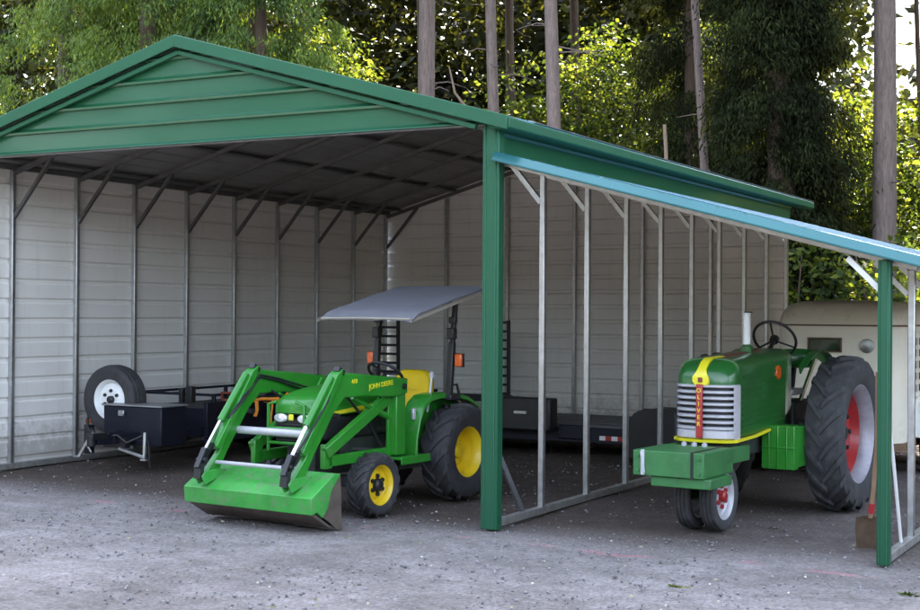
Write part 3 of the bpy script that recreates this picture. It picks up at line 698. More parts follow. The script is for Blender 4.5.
for k in range(3): MB().lathe([(.67,.022),(.69,.022),(.70,.012),(.705,.001)],10,'z',(-.08+k*.085,-1.83,0)).build('bolt', M['silver'], br)
mb = MB(); mb.tube([(0,-1.66,.62),(0,-1.64,.40),(0,-1.62,.28)], [.07,.06,.045], 12); mb.tube([(-.14,-1.62,.272),(.14,-1.62,.272)], .035, 10); mb.box((.02,-1.66,.45),(.08,.16,.18)); mb.build('steering_pedestal', M['crop_green'], O)

# ================================================================ utility trailer with spare wheel along the left wall
U = thing('utility_trailer', 'dark tongue box trailer with white rimmed spare wheel by the left wall', 'trailer')
mb = MB(); mb.box((-5.04,1.72,.47),(.80,.40,.41)); 
box = mb.build('tongue_box', M['navy'], U, bevel=.015)
MB().box((-5.04,1.715,.682),(.83,.43,.016)).build('box_lid', M['galv_dark'], box, bevel=.005)
mb = MB(); mb.box((-5.18,1.512,.60),(.08,.02,.06)); mb.lathe([(1.50,.022),(1.49,.022),(1.488,.001)],10,'y',(-5.15,0,.60)); mb.build('box_latch', M['galv'], box, bevel=.004)
mb = MB(); mb.box((-4.74,4.95,.52),(.06,5.0,.16)); mb.box((-5.80,4.95,.52),(.06,5.0,.16)); mb.box((-5.27,2.5,.46),(1.1,.06,.28)); mb.box((-4.735,3.5,.46),(.05,2.3,.44)); mb.box((-5.27,4.95,.585),(1.0,4.95,.04))
for k in range(4): mb.box((-4.74,2.5+k*1.55,.68),(.04,.04,.16)); mb.box((-5.80,2.5+k*1.55,.68),(.04,.04,.16))
mb.box((-4.74,4.9,.755),(.03,4.9,.03)); mb.box((-5.80,4.9,.755),(.03,4.9,.03)); mb.box((-5.27,2.5,.755),(1.06,.03,.03))
mb.bar((-4.80,2.5,.36),(-5.02,1.2,.36),.07,.10); mb.bar((-5.74,2.5,.36),(-5.06,1.2,.36),.07,.10); mb.bar((-5.04,1.5,.36),(-5.04,.98,.36),.08,.10)
mb.box((-5.04,1.5,.30),(.5,.06,.06))
mb.build('frame', M['navy'], U, bevel=.006)
mb = MB(); mb.tube([(-5.04,.92,.42),(-5.04,.92,.30)],.045,12); mb.box((-5.04,1.0,.40),(.09,.22,.07)); mb.build('coupler', M['black'], U, bevel=.01)
mb = MB(); mb.bar((-5.04+.42,1.25,.44),(-5.04+.44,1.22,.18),.03,.03); mb.bar((-5.04+.44,1.22,.19),(-5.04+.08,1.24,.26),.03,.03); mb.box((-5.04+.44,1.22,.165),(.07,.06,.02)); mb.build('jack_leg', M['galv'], U, bevel=.004)
mb = MB(); mb.bar((-5.04-.26,1.22,.42),(-5.04-.42,1.18,.15),.03,.03); mb.bar((-5.04-.34,1.2,.30),(-5.04-.26,1.2,.20),.02,.02); mb.box((-5.04-.43,1.18,.155),(.09,.06,.02)); mb.bar((-5.04-.28,1.2,.41),(-5.04-.1,1.24,.39),.02,.02); mb.build('jack_leg', M['galv'], U, bevel=.004)
mb = MB(); mb.tube([(-5.3,1.2,.45),(-5.15,1.15,.36),(-4.95,1.2,.40),(-4.8,1.18,.33),(-4.66,1.25,.4)], .013, 7); mb.tube([(-5.45,1.3,.55),(-5.38,1.22,.46),(-5.3,1.2,.40)],.018,7); mb.tube([(-4.62,1.3,.36),(-4.58,1.28,.1),(-4.57,1.3,.06)],.014,7); mb.box((-5.43,1.3,.33),(.07,.08,.3)); mb.box((-5.05,1.3,.31),(.3,.08,.1)); mb.build('safety_chain', M['black'], U)
MB().box((-5.60,1.46,.50),(.06,.03,.045)).build('side_marker', M['orange'], U, bevel=.006)
mb = MB(); mb.box((-4.98,2.25,.76),(.05,.06,.16)); mb.box((-4.86,2.25,.77),(.08,.08,.18)); mb.bar((-5.1,2.22,.78),(-4.95,2.22,.79),.03,.03); mb.build('winch', M['black'], U, bevel=.006)
mb = MB()
for a, b in (((-4.72,2.62,.70),(-4.40,2.62,.71)), ((-4.72,2.62,.78),(-4.40,2.62,.775)), ((-4.72,2.62,.70),(-4.72,2.62,.78)), ((-4.40,2.62,.71),(-4.40,2.62,.775))): mb.bar(a, b, .022, .022)
mb.build('red_rack', M['maroon'], U)
# spare wheel, upright on the tongue
sp = wheel(U, (-5.50,1.76,.72), .375, .22, .215, M['tyre'], M['white'], M['white'], 1, dish=.2, rib=True, bolts=6, hub_m=M['black'], hub_r=.20, name='spare_wheel')
sp.rotation_euler = (0, 0, R(-90))
MB().box((-5.46,1.86,.52),(.06,.06,.42)).build('spare_mount', M['black'], U)
for s in (-4.60, -5.93):
    for y in (4.6, 5.25): wheel(U, (s, y, .31), .31, .19, .185, M['tyre'], M['white'], M['white'], 1 if s > -5 else -1, dish=.35, rib=True, bolts=5)
for s in (-1,1):
    mb = MB(); rings = []
    for k in range(13):
        f = k/12; y = 4.2+1.45*f; z = .50+.20*min(1, 3.2*min(f,1-f)); x = -5.27+s*.665
        rings.append([(x-.13,y,z),(x+.13,y,z),(x+.13,y,z-.02),(x-.13,y,z-.02)])
    mb.loft(rings); mb.build('mudguard', M['black'], U)
for s, x0 in ((-1, -5.46), (1, -3.63)):
    pass
# loading ramps stand upright at its rear corners
def ramp(parent, x, y, z0, z1, w):
    mb = MB()
    for s in (-1, 1): mb.bar((x+s*w/2,y,z0),(x+s*w/2,y-.02,z1),.035,.05,up=(0,1,0))
    n = 8
    for k in range(n+1): mb.box((x,y-.01,z0+.05+(z1-z0-.08)*k/n),(w,.04,.035))
    return mb.build('ramp', M['black'], parent)

# ================================================================ flatbed trailer across the back
Fl = thing('flatbed_trailer', 'long black flatbed trailer with red and white tape across the back wall', 'trailer')
mb = MB(); mb.box((-1.9,5.25,.27),(5.2,.06,.17)); mb.box((-1.9,7.0,.27),(5.2,.06,.17)); mb.box((-1.9,6.12,.33),(5.2,1.7,.05)); mb.box((-4.5,6.12,.26),(.06,1.8,.18)); mb.box((.7,6.12,.26),(.06,1.8,.18))
mb.build('bed', M['navy'], Fl, bevel=.006)
mb = MB(); mb.box((-1.9,6.12,.365),(5.1,1.62,.02))
for k in range(6): mb.box((-1.9,5.36+k*.3,.378),(5.1,.012,.008))
mb.build('deck_boards', M['grey_board'], Fl)
mb = MB(); mb.box((-2.25,5.12,.50),(.86,.22,.38)); mb.build('side_toolbox', M['black'], Fl, bevel=.02)
mb = MB(); mb.box((-2.20,5.0,.52),(.16,.02,.03)); mb.build('toolbox_handle', M['galv'], Fl)
mb = MB(); mb.box((-1.60,5.205,.30),(.40,.03,.17)); mb.build('side_plate', M['navy'], Fl, bevel=.02)
MB().box((-1.42,5.20,.19),(.05,.03,.03)).build('side_marker', M['orange'], Fl, bevel=.005)
mb = MB()
for k in range(4):
    o = MB().box((-1.245+k*.075,5.213,.245+k*.0),(.074,.006,.05)).build('reflective_tape', M['white'] if k % 2 == 0 else M['red'], Fl)
for x in (-.55, .15):
    wheel(Fl, (x, 5.02, .315), .31, .2, .19, M['tyre'], M['silver'], M['black'], 1, dish=.3, rib=True, bolts=5).rotation_euler = (0,0,R(-90))
    wheel(Fl, (x, 7.23, .315), .31, .2, .19, M['tyre'], M['silver'], M['black'], 1, dish=.3, rib=True, bolts=5).rotation_euler = (0,0,R(90))
for y in (5.02, 7.23):
    mb = MB(); rings = []
    for k in range(17):
        f = k/16; x = -.84+1.44*f; z = .36+.28*min(1, (4.5*min(f,1-f)))**.6
        rings.append([(x,y-.14,z),(x,y+.14,z),(x,y+.14,z-.03),(x,y-.14,z-.03)])
    mb.loft(rings); mb.prism([(-.82,.08),(-.84,.30),(-.80,.48),(-.72,.58),(-.60,.635),(.38,.635),(.48,.58),(.56,.48),(.6,.30),(.6,.08)], 'y', y-.15, y-.135)
    mb.build('mudguard', M['black'], Fl)
ramp(U, -5.53, 7.45, .52, 1.62, .34)
ramp(U, -3.75, 7.46, .52, 1.58, .32)
MB().box((-4.64,7.45,.50),(2.2,.07,.10)).build('tail_bar', M['black'], U)
# orange webbing strap dangling on the utility trailer side
mb = MB()
def ribbon(pts, w=.022, t=.006): mb.loft([[(x-w/2,y,z),(x+w/2,y,z),(x+w/2,y+t,z),(x-w/2,y+t,z)] for x,y,z in pts])
ribbon([(-4.30,2.98,.70),(-4.29,2.965,.60),(-4.31,2.97,.50),(-4.30,2.97,.32)])
ribbon([(-4.52,2.98,.68),(-4.50,2.965,.58),(-4.53,2.97,.50)], .045)
ribbon([(-4.42,2.98,.67),(-4.33,2.965,.66),(-4.22,2.97,.70)], .03)
ribbon([(-4.22,2.98,.70),(-4.19,2.97,.60),(-4.20,2.97,.52)], .04)
mb.tube([(-4.62,2.985,.66),(-4.45,2.985,.70),(-4.30,2.985,.705),(-4.15,2.985,.72),(-4.08,2.985,.78)], .018, 7)
mb.tube([(-4.62,2.99,.66),(-4.73,2.99,.76)], .01, 6)
tag(mb.build('tie_down_strap', M['orange_web']), 'tangled orange tie-down webbing hanging over the dark trailer side behind the loader', 'strap')

# ================================================================ stock trailer behind the row-crop tractor
K = thing('horse_trailer', 'cream horse trailer with small dark window parked behind the old tractor', 'horse trailer')
def tplan(x0, x1, y0, y1, r, z, n=6):
    out = []
    for (cx, cy, a0) in ((x1-r, y1-r, 0), (x0+r, y1-r, PI/2), (x0+r, y0+r, PI), (x1-r, y0+r, 1.5*PI)):
        for k in range(n+1):
            a = a0+k*PI/2/n; out.append((cx+r*math.cos(a), cy+r*math.sin(a), z))
    return out
mb = MB(); mb.loft([tplan(.82,2.14,5.0,8.2,.27,.36), tplan(.82,2.14,5.0,8.2,.27,1.585)]); mb.build('body', M['cream'], K, smooth=40)
mb = MB(); mb.loft([tplan(.815,2.145,4.995,8.205,.27,1.585), tplan(.815,2.145,4.995,8.205,.27,1.62), tplan(.84,2.12,5.03,8.18,.27,1.72), tplan(.89,2.07,5.09,8.12,.26,1.79), tplan(1.0,1.96,5.25,8.0,.16,1.835), tplan(1.3,1.66,5.5,7.7,.1,1.85)]); mb.build('roof', M['tan_roof'], K, smooth=60)
mb = MB(); mb.loft([tplan(.808,2.152,4.988,8.212,.27,1.572), tplan(.808,2.152,4.988,8.212,.27,1.59)]); mb.build('roof_seam', M['brown'], K)
mb = MB(); mb.loft([tplan(.81,2.15,4.99,8.21,.27,.29), tplan(.81,2.15,4.99,8.21,.27,.365)]); mb.build('sill', M['brown'], K)
w_ = MB().box((1.36,4.997,1.375),(.33,.02,.13)).build('window', M['dark_glass'], K, bevel=.01)
mb = MB(); mb.box((1.36,4.992,1.445),(.36,.022,.014)); mb.box((1.36,4.992,1.305),(.36,.022,.014)); mb.box((1.533,4.992,1.375),(.014,.022,.14)); mb.box((1.187,4.992,1.375),(.014,.022,.14)); mb.build('window_frame', M['brown'], w_)
mb = MB(); mb.lathe([(5.0,.075),(4.985,.075),(4.98,.06),(4.975,.001)],24,'y',(1.80,0,1.37)); o = mb.build('vent', M['galv'], K, smooth=40)
# right side: slatted opening, fender and wheel
mb = MB(); mb.box((2.14,6.7,1.15),(.012,2.7,.66)); mb.build('side_opening', M['dark_void'], K)  # dark sheet painted as the shade behind the slats
mb = MB()
for k in range(6): mb.box((2.152,6.7,.85+k*.125),(.02,2.72,.045))
for k in range(7): mb.box((2.156,5.36+k*.447,1.15),(.022,.05,.70))
mb.build('side_slats', M['cream'], K)
for y in (6.1, 6.85): wheel(K, (2.27,y,.33), .32, .2, .19, M['tyre'], M['silver'], M['silver'], 1, rib=True, dish=.3, bolts=5); wheel(K, (.69,y,.33), .32, .2, .19, M['tyre'], M['silver'], M['silver'], -1, rib=True, dish=.3, bolts=5)
for x, s in ((2.27,1),(.69,-1)):
    mb = MB(); rings = []
    for k in range(17):
        f = k/16; y = 5.55+1.85*f; z = .42+.40*min(1, 3.4*min(f,1-f))**.55
        rings.append([(x-.13,y,z),(x+.14,y,z),(x+.14,y,z-.05),(x+.125,y,z-.05),(x+.125,y,z-.02),(x-.13,y,z-.02)])
    mb.loft(rings); mb.build('mudguard', M['white'], K)
mb = MB(); mb.bar((1.0,5.02,.32),(1.45,4.15,.34),.06,.09); mb.bar((1.95,5.02,.32),(1.5,4.15,.34),.06,.09); mb.tube([(1.48,4.2,.5),(1.48,4.2,.03)],.03,10); mb.build('tongue', M['brown'], K)

# ================================================================ small things
sh = thing('shovel', 'square rusty shovel with wooden handle leaning against slim green post', 'shovel', (2.80,.60,0))
mb = MB(); rings = []
for z, w in ((.0,.105),(.15,.11),(.235,.10),(.25,.05)): rings.append([(-w,-.004-.012*0,z),(0,.012,z),(w,-.004,z),(w,.0,z+.001),(0,.016,z+.001),(-w,.0,z+.001)])
mb.loft(rings); bl = mb.build('blade', M['spade'], sh, smooth=60); bl.rotation_euler = (R(12),0,0)
mb = MB().tube([(0,-.045,.235),(.03,-.09,.45),(.085,-.24,.80),(.135,-.47,1.30)], [.017,.016,.016,.015], 9); mb.build('handle', M['wood_handle'], sh)
MB().tube([(.006,-.055,.27),(.016,-.065,.34)], .022, 9).build('ferrule', M['red'], sh)
mb = MB().tube([(3.0,.66,.01),(3.0,.33,.72),(2.99,.06,1.28)], .012, 8)
tag(mb.build('stake', M['white']), 'thin pale stake leaning on back of slim green post', 'stake')
mb = MB().bar((-.02,.66,.015),(.045,.075,.56),.055,.022, up=(1,0,0)); 
tag(mb.build('plank', M['grey_board'], bevel=.004), 'short dark grey plank leaning behind the thick green corner post', 'plank')

# ================================================================ ground
N = 120
gx = np.concatenate([[-300,-120,-60,-35], np.linspace(-20,14,150), [30,60,120,300]]); gy = np.concatenate([[-300,-100,-40,-20], np.linspace(-10,13,120), [20,40,100,300]])
X, Y = np.meshgrid(gx, gy, indexing='ij')
Z = .012*np.sin(X*1.7+.6*Y)*np.sin(Y*1.3) + .008*np.sin(3.1*X-2.3*Y) - .016
V = np.stack([X, Y, Z], -1).reshape(-1,3); nx, ny = len(gx), len(gy)
I = np.arange(nx*ny).reshape(nx, ny)
Fq = np.stack([I[:-1,:-1], I[1:,:-1], I[1:,1:], I[:-1,1:]], -1).reshape(-1,4)
gr = np_mesh('ground', V, Fq, M['ground']); tag(gr, kind='structure'); gr.data.polygons.foreach_set('use_smooth', [True]*len(gr.data.polygons))
# loose stones
def stones(n, x0, x1, y0, y1, s0, s1):
    P = np.stack([rng.uniform(x0,x1,n), rng.uniform(y0,y1,n), np.full(n,-.01)], 1)
    s = s0*(s1/s0)**(rng.random(n)**2.2)
    base = np.array([[1,0,0],[0,1,0],[-1,0,0],[0,-1,0],[0,0,.8],[0,0,-.6]], float)
    V = base[None]*s[:,None,None]*rng.uniform(.6,1.3,(n,6,1)); a = rng.uniform(0,2*PI,n); c, d = np.cos(a)[:,None], np.sin(a)[:,None]
    V = np.stack([V[:,:,0]*c-V[:,:,1]*d, V[:,:,0]*d+V[:,:,1]*c, V[:,:,2]], -1) + P[:,None]
    f = np.array([[0,1,4],[1,2,4],[2,3,4],[3,0,4],[1,0,5],[2,1,5],[3,2,5],[0,3,5]])
    return V.reshape(-1,3), (f[None]+6*np.arange(n)[:,None,None]).reshape(-1,3)
v1, f1 = stones(9000, -7, 5.5, -3.6, .4, .004, .018); v2, f2 = stones(2600, -7, 3.6, .2, 7, .004, .022)
st = np_mesh('gravel', np.concatenate([v1,v2]), np.concatenate([f1,f2+len(v1)]), M['stone']); tag(st, kind='stuff')
n = 420
P = np.stack([rng.uniform(-7,5.5,n), -3.4+7*rng.random(n)**1.6, rng.uniform(.0,.008,n)], 1); D = rng.normal(size=(n,3)); D[:,2] *= .12
lt = leaves('leaf_litter', P, D, rng.uniform(.015,.045,n), rng.uniform(.008,.022,n), M['litter_leaf']); tag(lt, kind='stuff')
for (x, y, label, rz) in ((2.05,-1.45,'small green leaf sprig lying on gravel before the row crop tractor',.4), (3.35,-.95,'flat green weed on the gravel beside the slim green post',1.2)):
    n = 26; a = rng.uniform(0,2*PI,n); P = np.stack([x+.02*rng.normal(size=n), y+.02*rng.normal(size=n), np.full(n,.0)],1); D = np.stack([np.cos(a)*1.5, np.sin(a), rng.uniform(.1,.7,n)],1)
    o = leaves('weed', P, D, rng.uniform(.02,.055,n), .014, M['leaf_broad']); tag(o, label, 'weed')

# ================================================================ trees
def trunk(parent, x, y, r, h, mat, lean=(0,0), wob=.06, bend=0, flare=1.25):
    pts = []; rs = []
    n = 14; ph = random.random()*6
    for k in range(n+1):
        f = k/n; z = h*f - .05
        pts.append((x+lean[0]*f+wob*math.sin(ph+f*7)+bend*math.sin(f*9), y+lean[1]*f+wob*math.cos(ph+f*6), z))
        rs.append(r*(1-.5*f)*(1+(flare-1)*max(0,1-f*8)))
    return MB().tube(pts, rs, 14).build('trunk', mat, parent, smooth=60)
def twigs(parent, x, y, zs, L, mat, r=.02, up=-.1):
    for z in zs:
        a = random.uniform(0,2*PI); l = L*random.uniform(.5,1.2)
        MB().tube([(x,y,z),(x+math.cos(a)*l*.5,y+math.sin(a)*l*.5,z+up*l*.3+random.uniform(-.1,.1)),(x+math.cos(a)*l,y+math.sin(a)*l,z+up*l)], [r,r*.7,r*.25], 6).build('branch', mat, parent)
def high_crown(parent, x, y, z0, z1, rad, n, mat=None):
    f = rng.random(n)**.8; z = z0+(z1-z0)*f; rr = rad*(1-f*.75)*np.sqrt(rng.random(n)); a = rng.uniform(0,2*PI,n)
    P = np.stack([x+rr*np.cos(a), y+rr*np.sin(a), z],1); D = np.stack([np.cos(a), np.sin(a), rng.uniform(-1.1,-.1,n)],1)
    return leaves('crown', P, D, rng.uniform(.4,.9,n), rng.uniform(.25,.5,n), mat or M['needle'], parent)
def drooping(x, y, zlist, Lf, per, twig, leafL, leafW, twigs_per=24, azr=None, droop=.3, wid=.12):
    """sprays hanging in curtains from long drooping branches"""
    PP = []; DD = []
    for z in zlist:
        a = random.uniform(*azr) if azr else random.uniform(0,2*PI); L = Lf(z)*random.uniform(.7,1.1)
        dr = droop*random.uniform(.6,1.4)
        m = twigs_per; s = rng.uniform(.15,1,m)**.8
        bx = x+math.cos(a)*L*s; by = y+math.sin(a)*L*s; bz = z+.10*L*s-dr*L*s**2
        side = rng.normal(size=m)*.22*L*(.3+.7*(1-abs(2*s-1)))
        bx += -math.sin(a)*side; by += math.cos(a)*side; bz -= abs(side)*.35
        tl = twig*rng.uniform(.5,1.3,m)
        for k in range(m):
            t = rng.random(per); w = wid*(t*(1-t)*3+.25)*tl[k]/.5
            px = bx[k]+math.cos(a)*.25*tl[k]*t+rng.normal(size=per)*w; py = by[k]+math.sin(a)*.25*tl[k]*t+rng.normal(size=per)*w; pz = bz[k]-tl[k]*t
            PP.append(np.stack([px,py,pz],1)); d = np.stack([rng.normal(size=per)*.45+math.cos(a)*.3, rng.normal(size=per)*.45+math.sin(a)*.3, -np.ones(per)+rng.normal(size=per)*.25],1); DD.append(d)
    return np.concatenate(PP), np.concatenate(DD)
def clumps(cx, cy, cz, rx, ry, rz, nc, per, cs):
    """leaf clumps through an uneven volume"""
    u = rng.normal(size=(nc,3)); u = unit(u)*rng.random((nc,1))**.45
    C = np.array([cx,cy,cz])+u*np.array([rx,ry,rz])
    P = (C[:,None]+rng.normal(size=(nc,per,3))*cs*rng.uniform(.5,1.4,(nc,1,1))*np.array([1,1,.55])).reshape(-1,3)
    D = rng.normal(size=(nc*per,3)); D[:,2] = D[:,2]*.5-.35
    return P, D
conifer = [
 # x, y, r, bark, label, crown z0
 (-8.65,14.,.20,'bark','thick grey trunked conifer left of the other two pale trunks above the roof slope',9.5),
 (-7.15,14.,.125,'bark','middle slim grey conifer trunk with a bent bare limb above the roof',9.5),
 (-5.45,13.,.145,'bark','smooth pale conifer trunk rising just behind the right roof slope',9.0),
 (.13,14.,.215,'bark','tall thick grey conifer trunk behind the cream horse trailer',9.5),
 (-4.35,17.,.20,'bark_dark','shaded brown conifer trunk left of the dark drooping hemlock',8.),
 (-2.95,14.,.085,'bark','slender crooked pale trunk at edge of the dark hemlock',9.),
 (-9.75,20.,.13,'bark_dark','dark brown trunk right of the slim grey conifer in bright leaves',9.),
 (-9.05,22.,.14,'bark_dark','dark brown trunk immediately left of the smooth pale trunk',9.),
 (-.05,18.,.06,'bark_dark','thin dark tree right of the thick grey trunk against white sky',9.5),
 (-11.6,19.,.15,'bark_dark','shadowed trunk between the cedar boughs and thick grey trunk',8.),
]
for i, (x, y, r, b, lab, z0) in enumerate(conifer):
    t = thing('conifer_tree', lab, 'tree', (0,0,0), group='tall conifers behind the carport')
    trunk(t, x, y, r, 20, M[b], lean=(random.uniform(-.5,.5), random.uniform(-.4,.4)), wob=.05 if r > .1 else .08, bend=.10 if i == 5 else 0)
    if r > .05: twigs(t, x, y, [random.uniform(3.5,8.5) for _ in range(7 if r < .2 else 5)], .9 if i not in (5,) else 1.1, M['bark_dark'] if b != 'bark' else M[b], .016)
    if i == 1: MB().tube([(x,y,5.25),(x-.5,y-.25,5.55),(x-.75,y-.35,5.9),(x-.85,y-.4,6.4)], [.035,.03,.025,.012], 7).build('bare_limb', M['bark_pale'], t)
    high_crown(t, x, y, z0 if y < 15 else z0+3.5, 24, 2.6 if y < 15 else 1.9, 2800 if y < 15 else 700)
# trees standing out of frame whose shade falls on the yard
for x, y, lab in ((5.4,13.5,'tall dark fir beyond the lean-to corner'), (8.,12.5,'tall dark fir right of the yard'), (-14.5,16.,'tall dark fir behind the left cedar'), (12,10,'dark fir at the right edge of the yard'), (-18.5,15,'dark fir beyond the cedar on the far left')):
    t = thing('conifer_tree', lab, 'tree', group='tall conifers behind the carport'); trunk(t, x, y, .2, 20, M['bark_dark']); high_crown(t, x, y, 7.5 if x > 3 else 9.5, 24, 3.0, 3000)

# western red cedars on the left with hanging sprays
for (x, y, zl_, Lf, n, lab, tr) in (
    (-14.6,12.6,(3.2,10.5),lambda z: 3.6-.16*z,92,'broad fresh green cedar with hanging sprays above the left roof slope',.24),
    (-17.6,13.2,(3.0,10.5),lambda z: 3.4-.14*z,72,'green cedar at the far left edge with drooping boughs',.22),
    (-11.6,12.4,(3.6,9.5),lambda z: 2.7-.12*z,62,'lower cedar bough mass just right of the gable peak',.16)):
    t = thing('cedar_tree', lab, 'tree', group='cedars behind the left roof slope'); trunk(t, x, y, tr, 14, M['bark_dark'], wob=.04)
    P, D = drooping(x, y, [random.uniform(*zl_) for _ in range(n)], Lf, 60, .58, .12, .05, 14, wid=.125, droop=.36)
    leaves('crown', P, D, rng.uniform(.07,.16,len(P)), rng.uniform(.02,.042,len(P)), M['leaf_cedar'], t)
    high_crown(t, x, y, 10.5, 17, 2.2, 1200)
# big dark hemlock to the right
t = thing('hemlock_tree', 'big dark drooping hemlock behind the right end of the roof', 'tree'); trunk(t, -1.45, 13.2, .26, 15, M['bark_dark'])
P, D = drooping(-1.45, 13.2, [random.uniform(1.2,9.8) for _ in range(190)], lambda z: 1.22-.02*z, 50, .65, .12, .05, 18, droop=.42)
leaves('crown', P, D, rng.uniform(.06,.15,len(P)), rng.uniform(.018,.036,len(P)), M['leaf_hemlock'], t)
high_crown(t, -1.45, 13.2, 9.5, 16, 1.8, 1200)
t = thing('hemlock_tree', 'narrow dark hemlock between the slender pale trunk and shaded trunk', 'tree'); trunk(t, -3.7, 15.4, .16, 13, M['bark_dark'])
P, D = drooping(-3.7, 15.4, [random.uniform(1.5,10) for _ in range(75)], lambda z: 1.5-.04*z, 44, .6, .12, .05, 16, droop=.45)
leaves('crown', P, D, rng.uniform(.06,.15,len(P)), rng.uniform(.018,.036,len(P)), M['leaf_hemlock'], t)
# snag
t = thing('tree_snag', 'pale broken tree snag standing just above the right roof slope', 'dead tree')
trunk(t, -3.04, 12.0, .06, 4.85, M['bark_pale'], wob=.04); trunk(t, -3.36, 12.1, .05, 4.35, M['bark_pale'], wob=.015)
# broadleaf saplings in the sun
sap = [
 (-10.3,17.2,3.0,1.5,5.8,'sunlit leafy sapling left of the slim grey trunk'),
 (-8.6,18.0,3.4,1.4,7.2,'bright leafy sapling between the slim grey and smooth pale trunks'),
 (-6.9,17.0,2.4,1.5,5.0,'bright leafy shrub right of the smooth pale trunk'),
 (-5.7,16.2,2.3,1.3,4.4,'low yellow green shrub above middle of the right roof slope'),
 (-4.7,14.4,2.0,.9,3.9,'leafy shrub around the pale broken snag'),
 (-7.4,19.5,5.2,1.6,8.2,'high leafy crown right of the smooth pale trunk near frame top'),
 (-4.9,19.,5.6,1.5,8.0,'backlit leafy crown left of the shaded brown trunk'),
 (-.75,15.2,2.8,.85,6.2,'backlit leafy tree between the dark hemlock and thick grey trunk'),
 (1.3,16.5,2.6,1.1,5.4,'leafy shrub right of the thick grey trunk'),
 (.9,18.5,4.6,.9,6.6,'light leafy tree against the sky at right edge'),
 (-.55,17.,2.6,.9,6.0,'sunny leafy sapling close behind the thick grey trunk on its left'),
 (-1.1,12.2,1.3,1.0,2.9,'dark green shrub behind the horse trailer roof'),
 (.8,12.0,1.3,1.2,3.0,'dark green shrub under the lean-to roof edge behind the horse trailer'),
 (-13.2,16.6,5.0,1.8,8.4,'darker leafy tree above the right of the gable peak'),
]
for (x, y, zc, rad, zt, lab) in sap:
    t = thing('leafy_sapling', lab, 'sapling', group='leafy saplings under the conifers')
    mb = MB()
    for k in range(3):
        a = random.uniform(0,2*PI); mb.tube([(x+.1*math.cos(a),y+.1*math.sin(a),-.05),(x+.3*math.cos(a),y+.3*math.sin(a),zc*.6),(x+rad*.6*math.cos(a),y+rad*.6*math.sin(a),zt*.9)], [.035,.025,.01], 6)
    mb.build('stem', M['bark_dark'], t)
    rz = (zt-zc*.45)/2; nc = int(95*rad*max(1,rz/1.6))
    P, D = clumps(x, y, zt-rz, rad*1.1, rad, rz, nc, 36, .24)
    n = len(P); leaves('crown', P, D, rng.uniform(.07,.17,n), rng.uniform(.05,.11,n), M['leaf_broad'], t)
# far woods: one mass
PP = []; DD = []
for k in range(1050):
    x = rng.uniform(-40,-4); y = rng.uniform(24,36); z = rng.uniform(.5,14)
    P, D = clumps(x, y, z, 1.5, 1.0, 1.3, 10, 16, .5); PP.append(P); DD.append(D)
for k in range(190):
    x = rng.uniform(-6,8); y = rng.uniform(22,32); z = rng.uniform(.3,6.6)
    P, D = clumps(x, y, z, 1.5, 1.0, 1.0, 10, 16, .5); PP.append(P); DD.append(D)
P = np.concatenate(PP); D = np.concatenate(DD); P[:,2] = np.maximum(P[:,2], .05); n = len(P)
Lw = rng.uniform(.2,.5,n); Ww = rng.uniform(.12,.3,n)
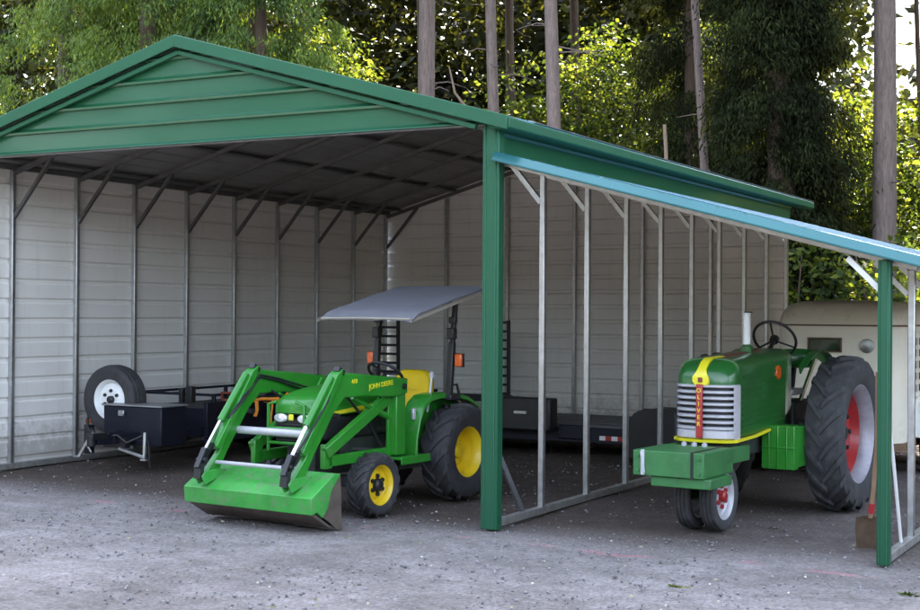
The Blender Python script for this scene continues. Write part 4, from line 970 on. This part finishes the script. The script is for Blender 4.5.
# unseen woods added beside and behind the camera to darken reflections
PP = []; DD = []
while len(PP) < 620:
    a = rng.uniform(0,2*PI); r = rng.uniform(23,32); x = r*math.cos(a)+1; y = r*math.sin(a)-3; z = rng.uniform(.5, 12 if (x < -4 and y < -4) else 5 if y < 8 else 10)
    if y > 8 and -32 < x < 4.5: continue
    Pc, Dc = clumps(x, y, z, 1.6, 1.6, 1.4, 6, 12, .6); PP.append(Pc); DD.append(Dc)
for k in range(160):
    x = rng.uniform(4.5,18); y = rng.uniform(13,24); z = rng.uniform(.4,8)
    Pc, Dc = clumps(x, y, z, 1.3, 1.2, 1.2, 6, 12, .55); PP.append(Pc); DD.append(Dc)
P2 = np.concatenate(PP); D2 = np.concatenate(DD); P2[:,2] = np.maximum(P2[:,2], .05); n2 = len(P2)
P = np.concatenate([P,P2]); D = np.concatenate([D,D2]); Lw = np.concatenate([Lw, rng.uniform(.5,1.1,n2)]); Ww = np.concatenate([Ww, rng.uniform(.4,.8,n2)])
fw = leaves('far_woods_and_added_ring', P, D, Lw, Ww, M['leaf_far']); tag(fw, kind='stuff')

# ================================================================ light, sky, camera
SUN_EL, SUN_AZ = 44., -14.          # azimuth from +Y towards +X
w = bpy.data.worlds.new('World'); S.world = w; w.use_nodes = True
nt = w.node_tree; bg = nt.nodes['Background']
sky = nt.nodes.new('ShaderNodeTexSky'); sky.sky_type = 'NISHITA'; sky.sun_disc = False
sky.sun_elevation = R(SUN_EL); sky.sun_rotation = R(SUN_AZ); sky.dust_density = 1.2; sky.air_density = 1.0; sky.ozone_density = .8
hs = nt.nodes.new('ShaderNodeHueSaturation'); hs.inputs['Saturation'].default_value = .6
nt.links.new(sky.outputs[0], hs.inputs['Color']); nt.links.new(hs.outputs[0], bg.inputs[0]); bg.inputs[1].default_value = .15
ld = bpy.data.lights.new('sun', 'SUN'); ld.energy = 5.0; ld.angle = R(.53); ld.color = (1.,.93,.80)
lo = bpy.data.objects.new('sun', ld); COL.objects.link(lo)
d = Vector((math.sin(R(SUN_AZ))*math.cos(R(SUN_EL)), math.cos(R(SUN_AZ))*math.cos(R(SUN_EL)), math.sin(R(SUN_EL))))
lo.rotation_euler = d.to_track_quat('Z', 'Y').to_euler(); lo.location = d*60

cam = bpy.data.cameras.new('camera'); co = bpy.data.objects.new('camera', cam); COL.objects.link(co); S.camera = co
r_ = Vector((0.87707882,0.48029673,0.00691382)); u_ = Vector((-0.00386678,-0.00733321,0.99996564)); f_ = Vector((-0.48033093,0.87707541,0.0045746))
m = Matrix((r_, u_, -f_)).transposed().to_4x4(); m.translation = (4.999,-9.637,1.7003); co.matrix_world = m
cam.sensor_width = 36; cam.lens = 1386.49/920*36; cam.clip_end = 1000
vs = S.view_settings; vs.view_transform = 'Standard'; vs.look = 'None'; vs.gamma = 1; vs.use_curve_mapping = False
vs.exposure = 3.1
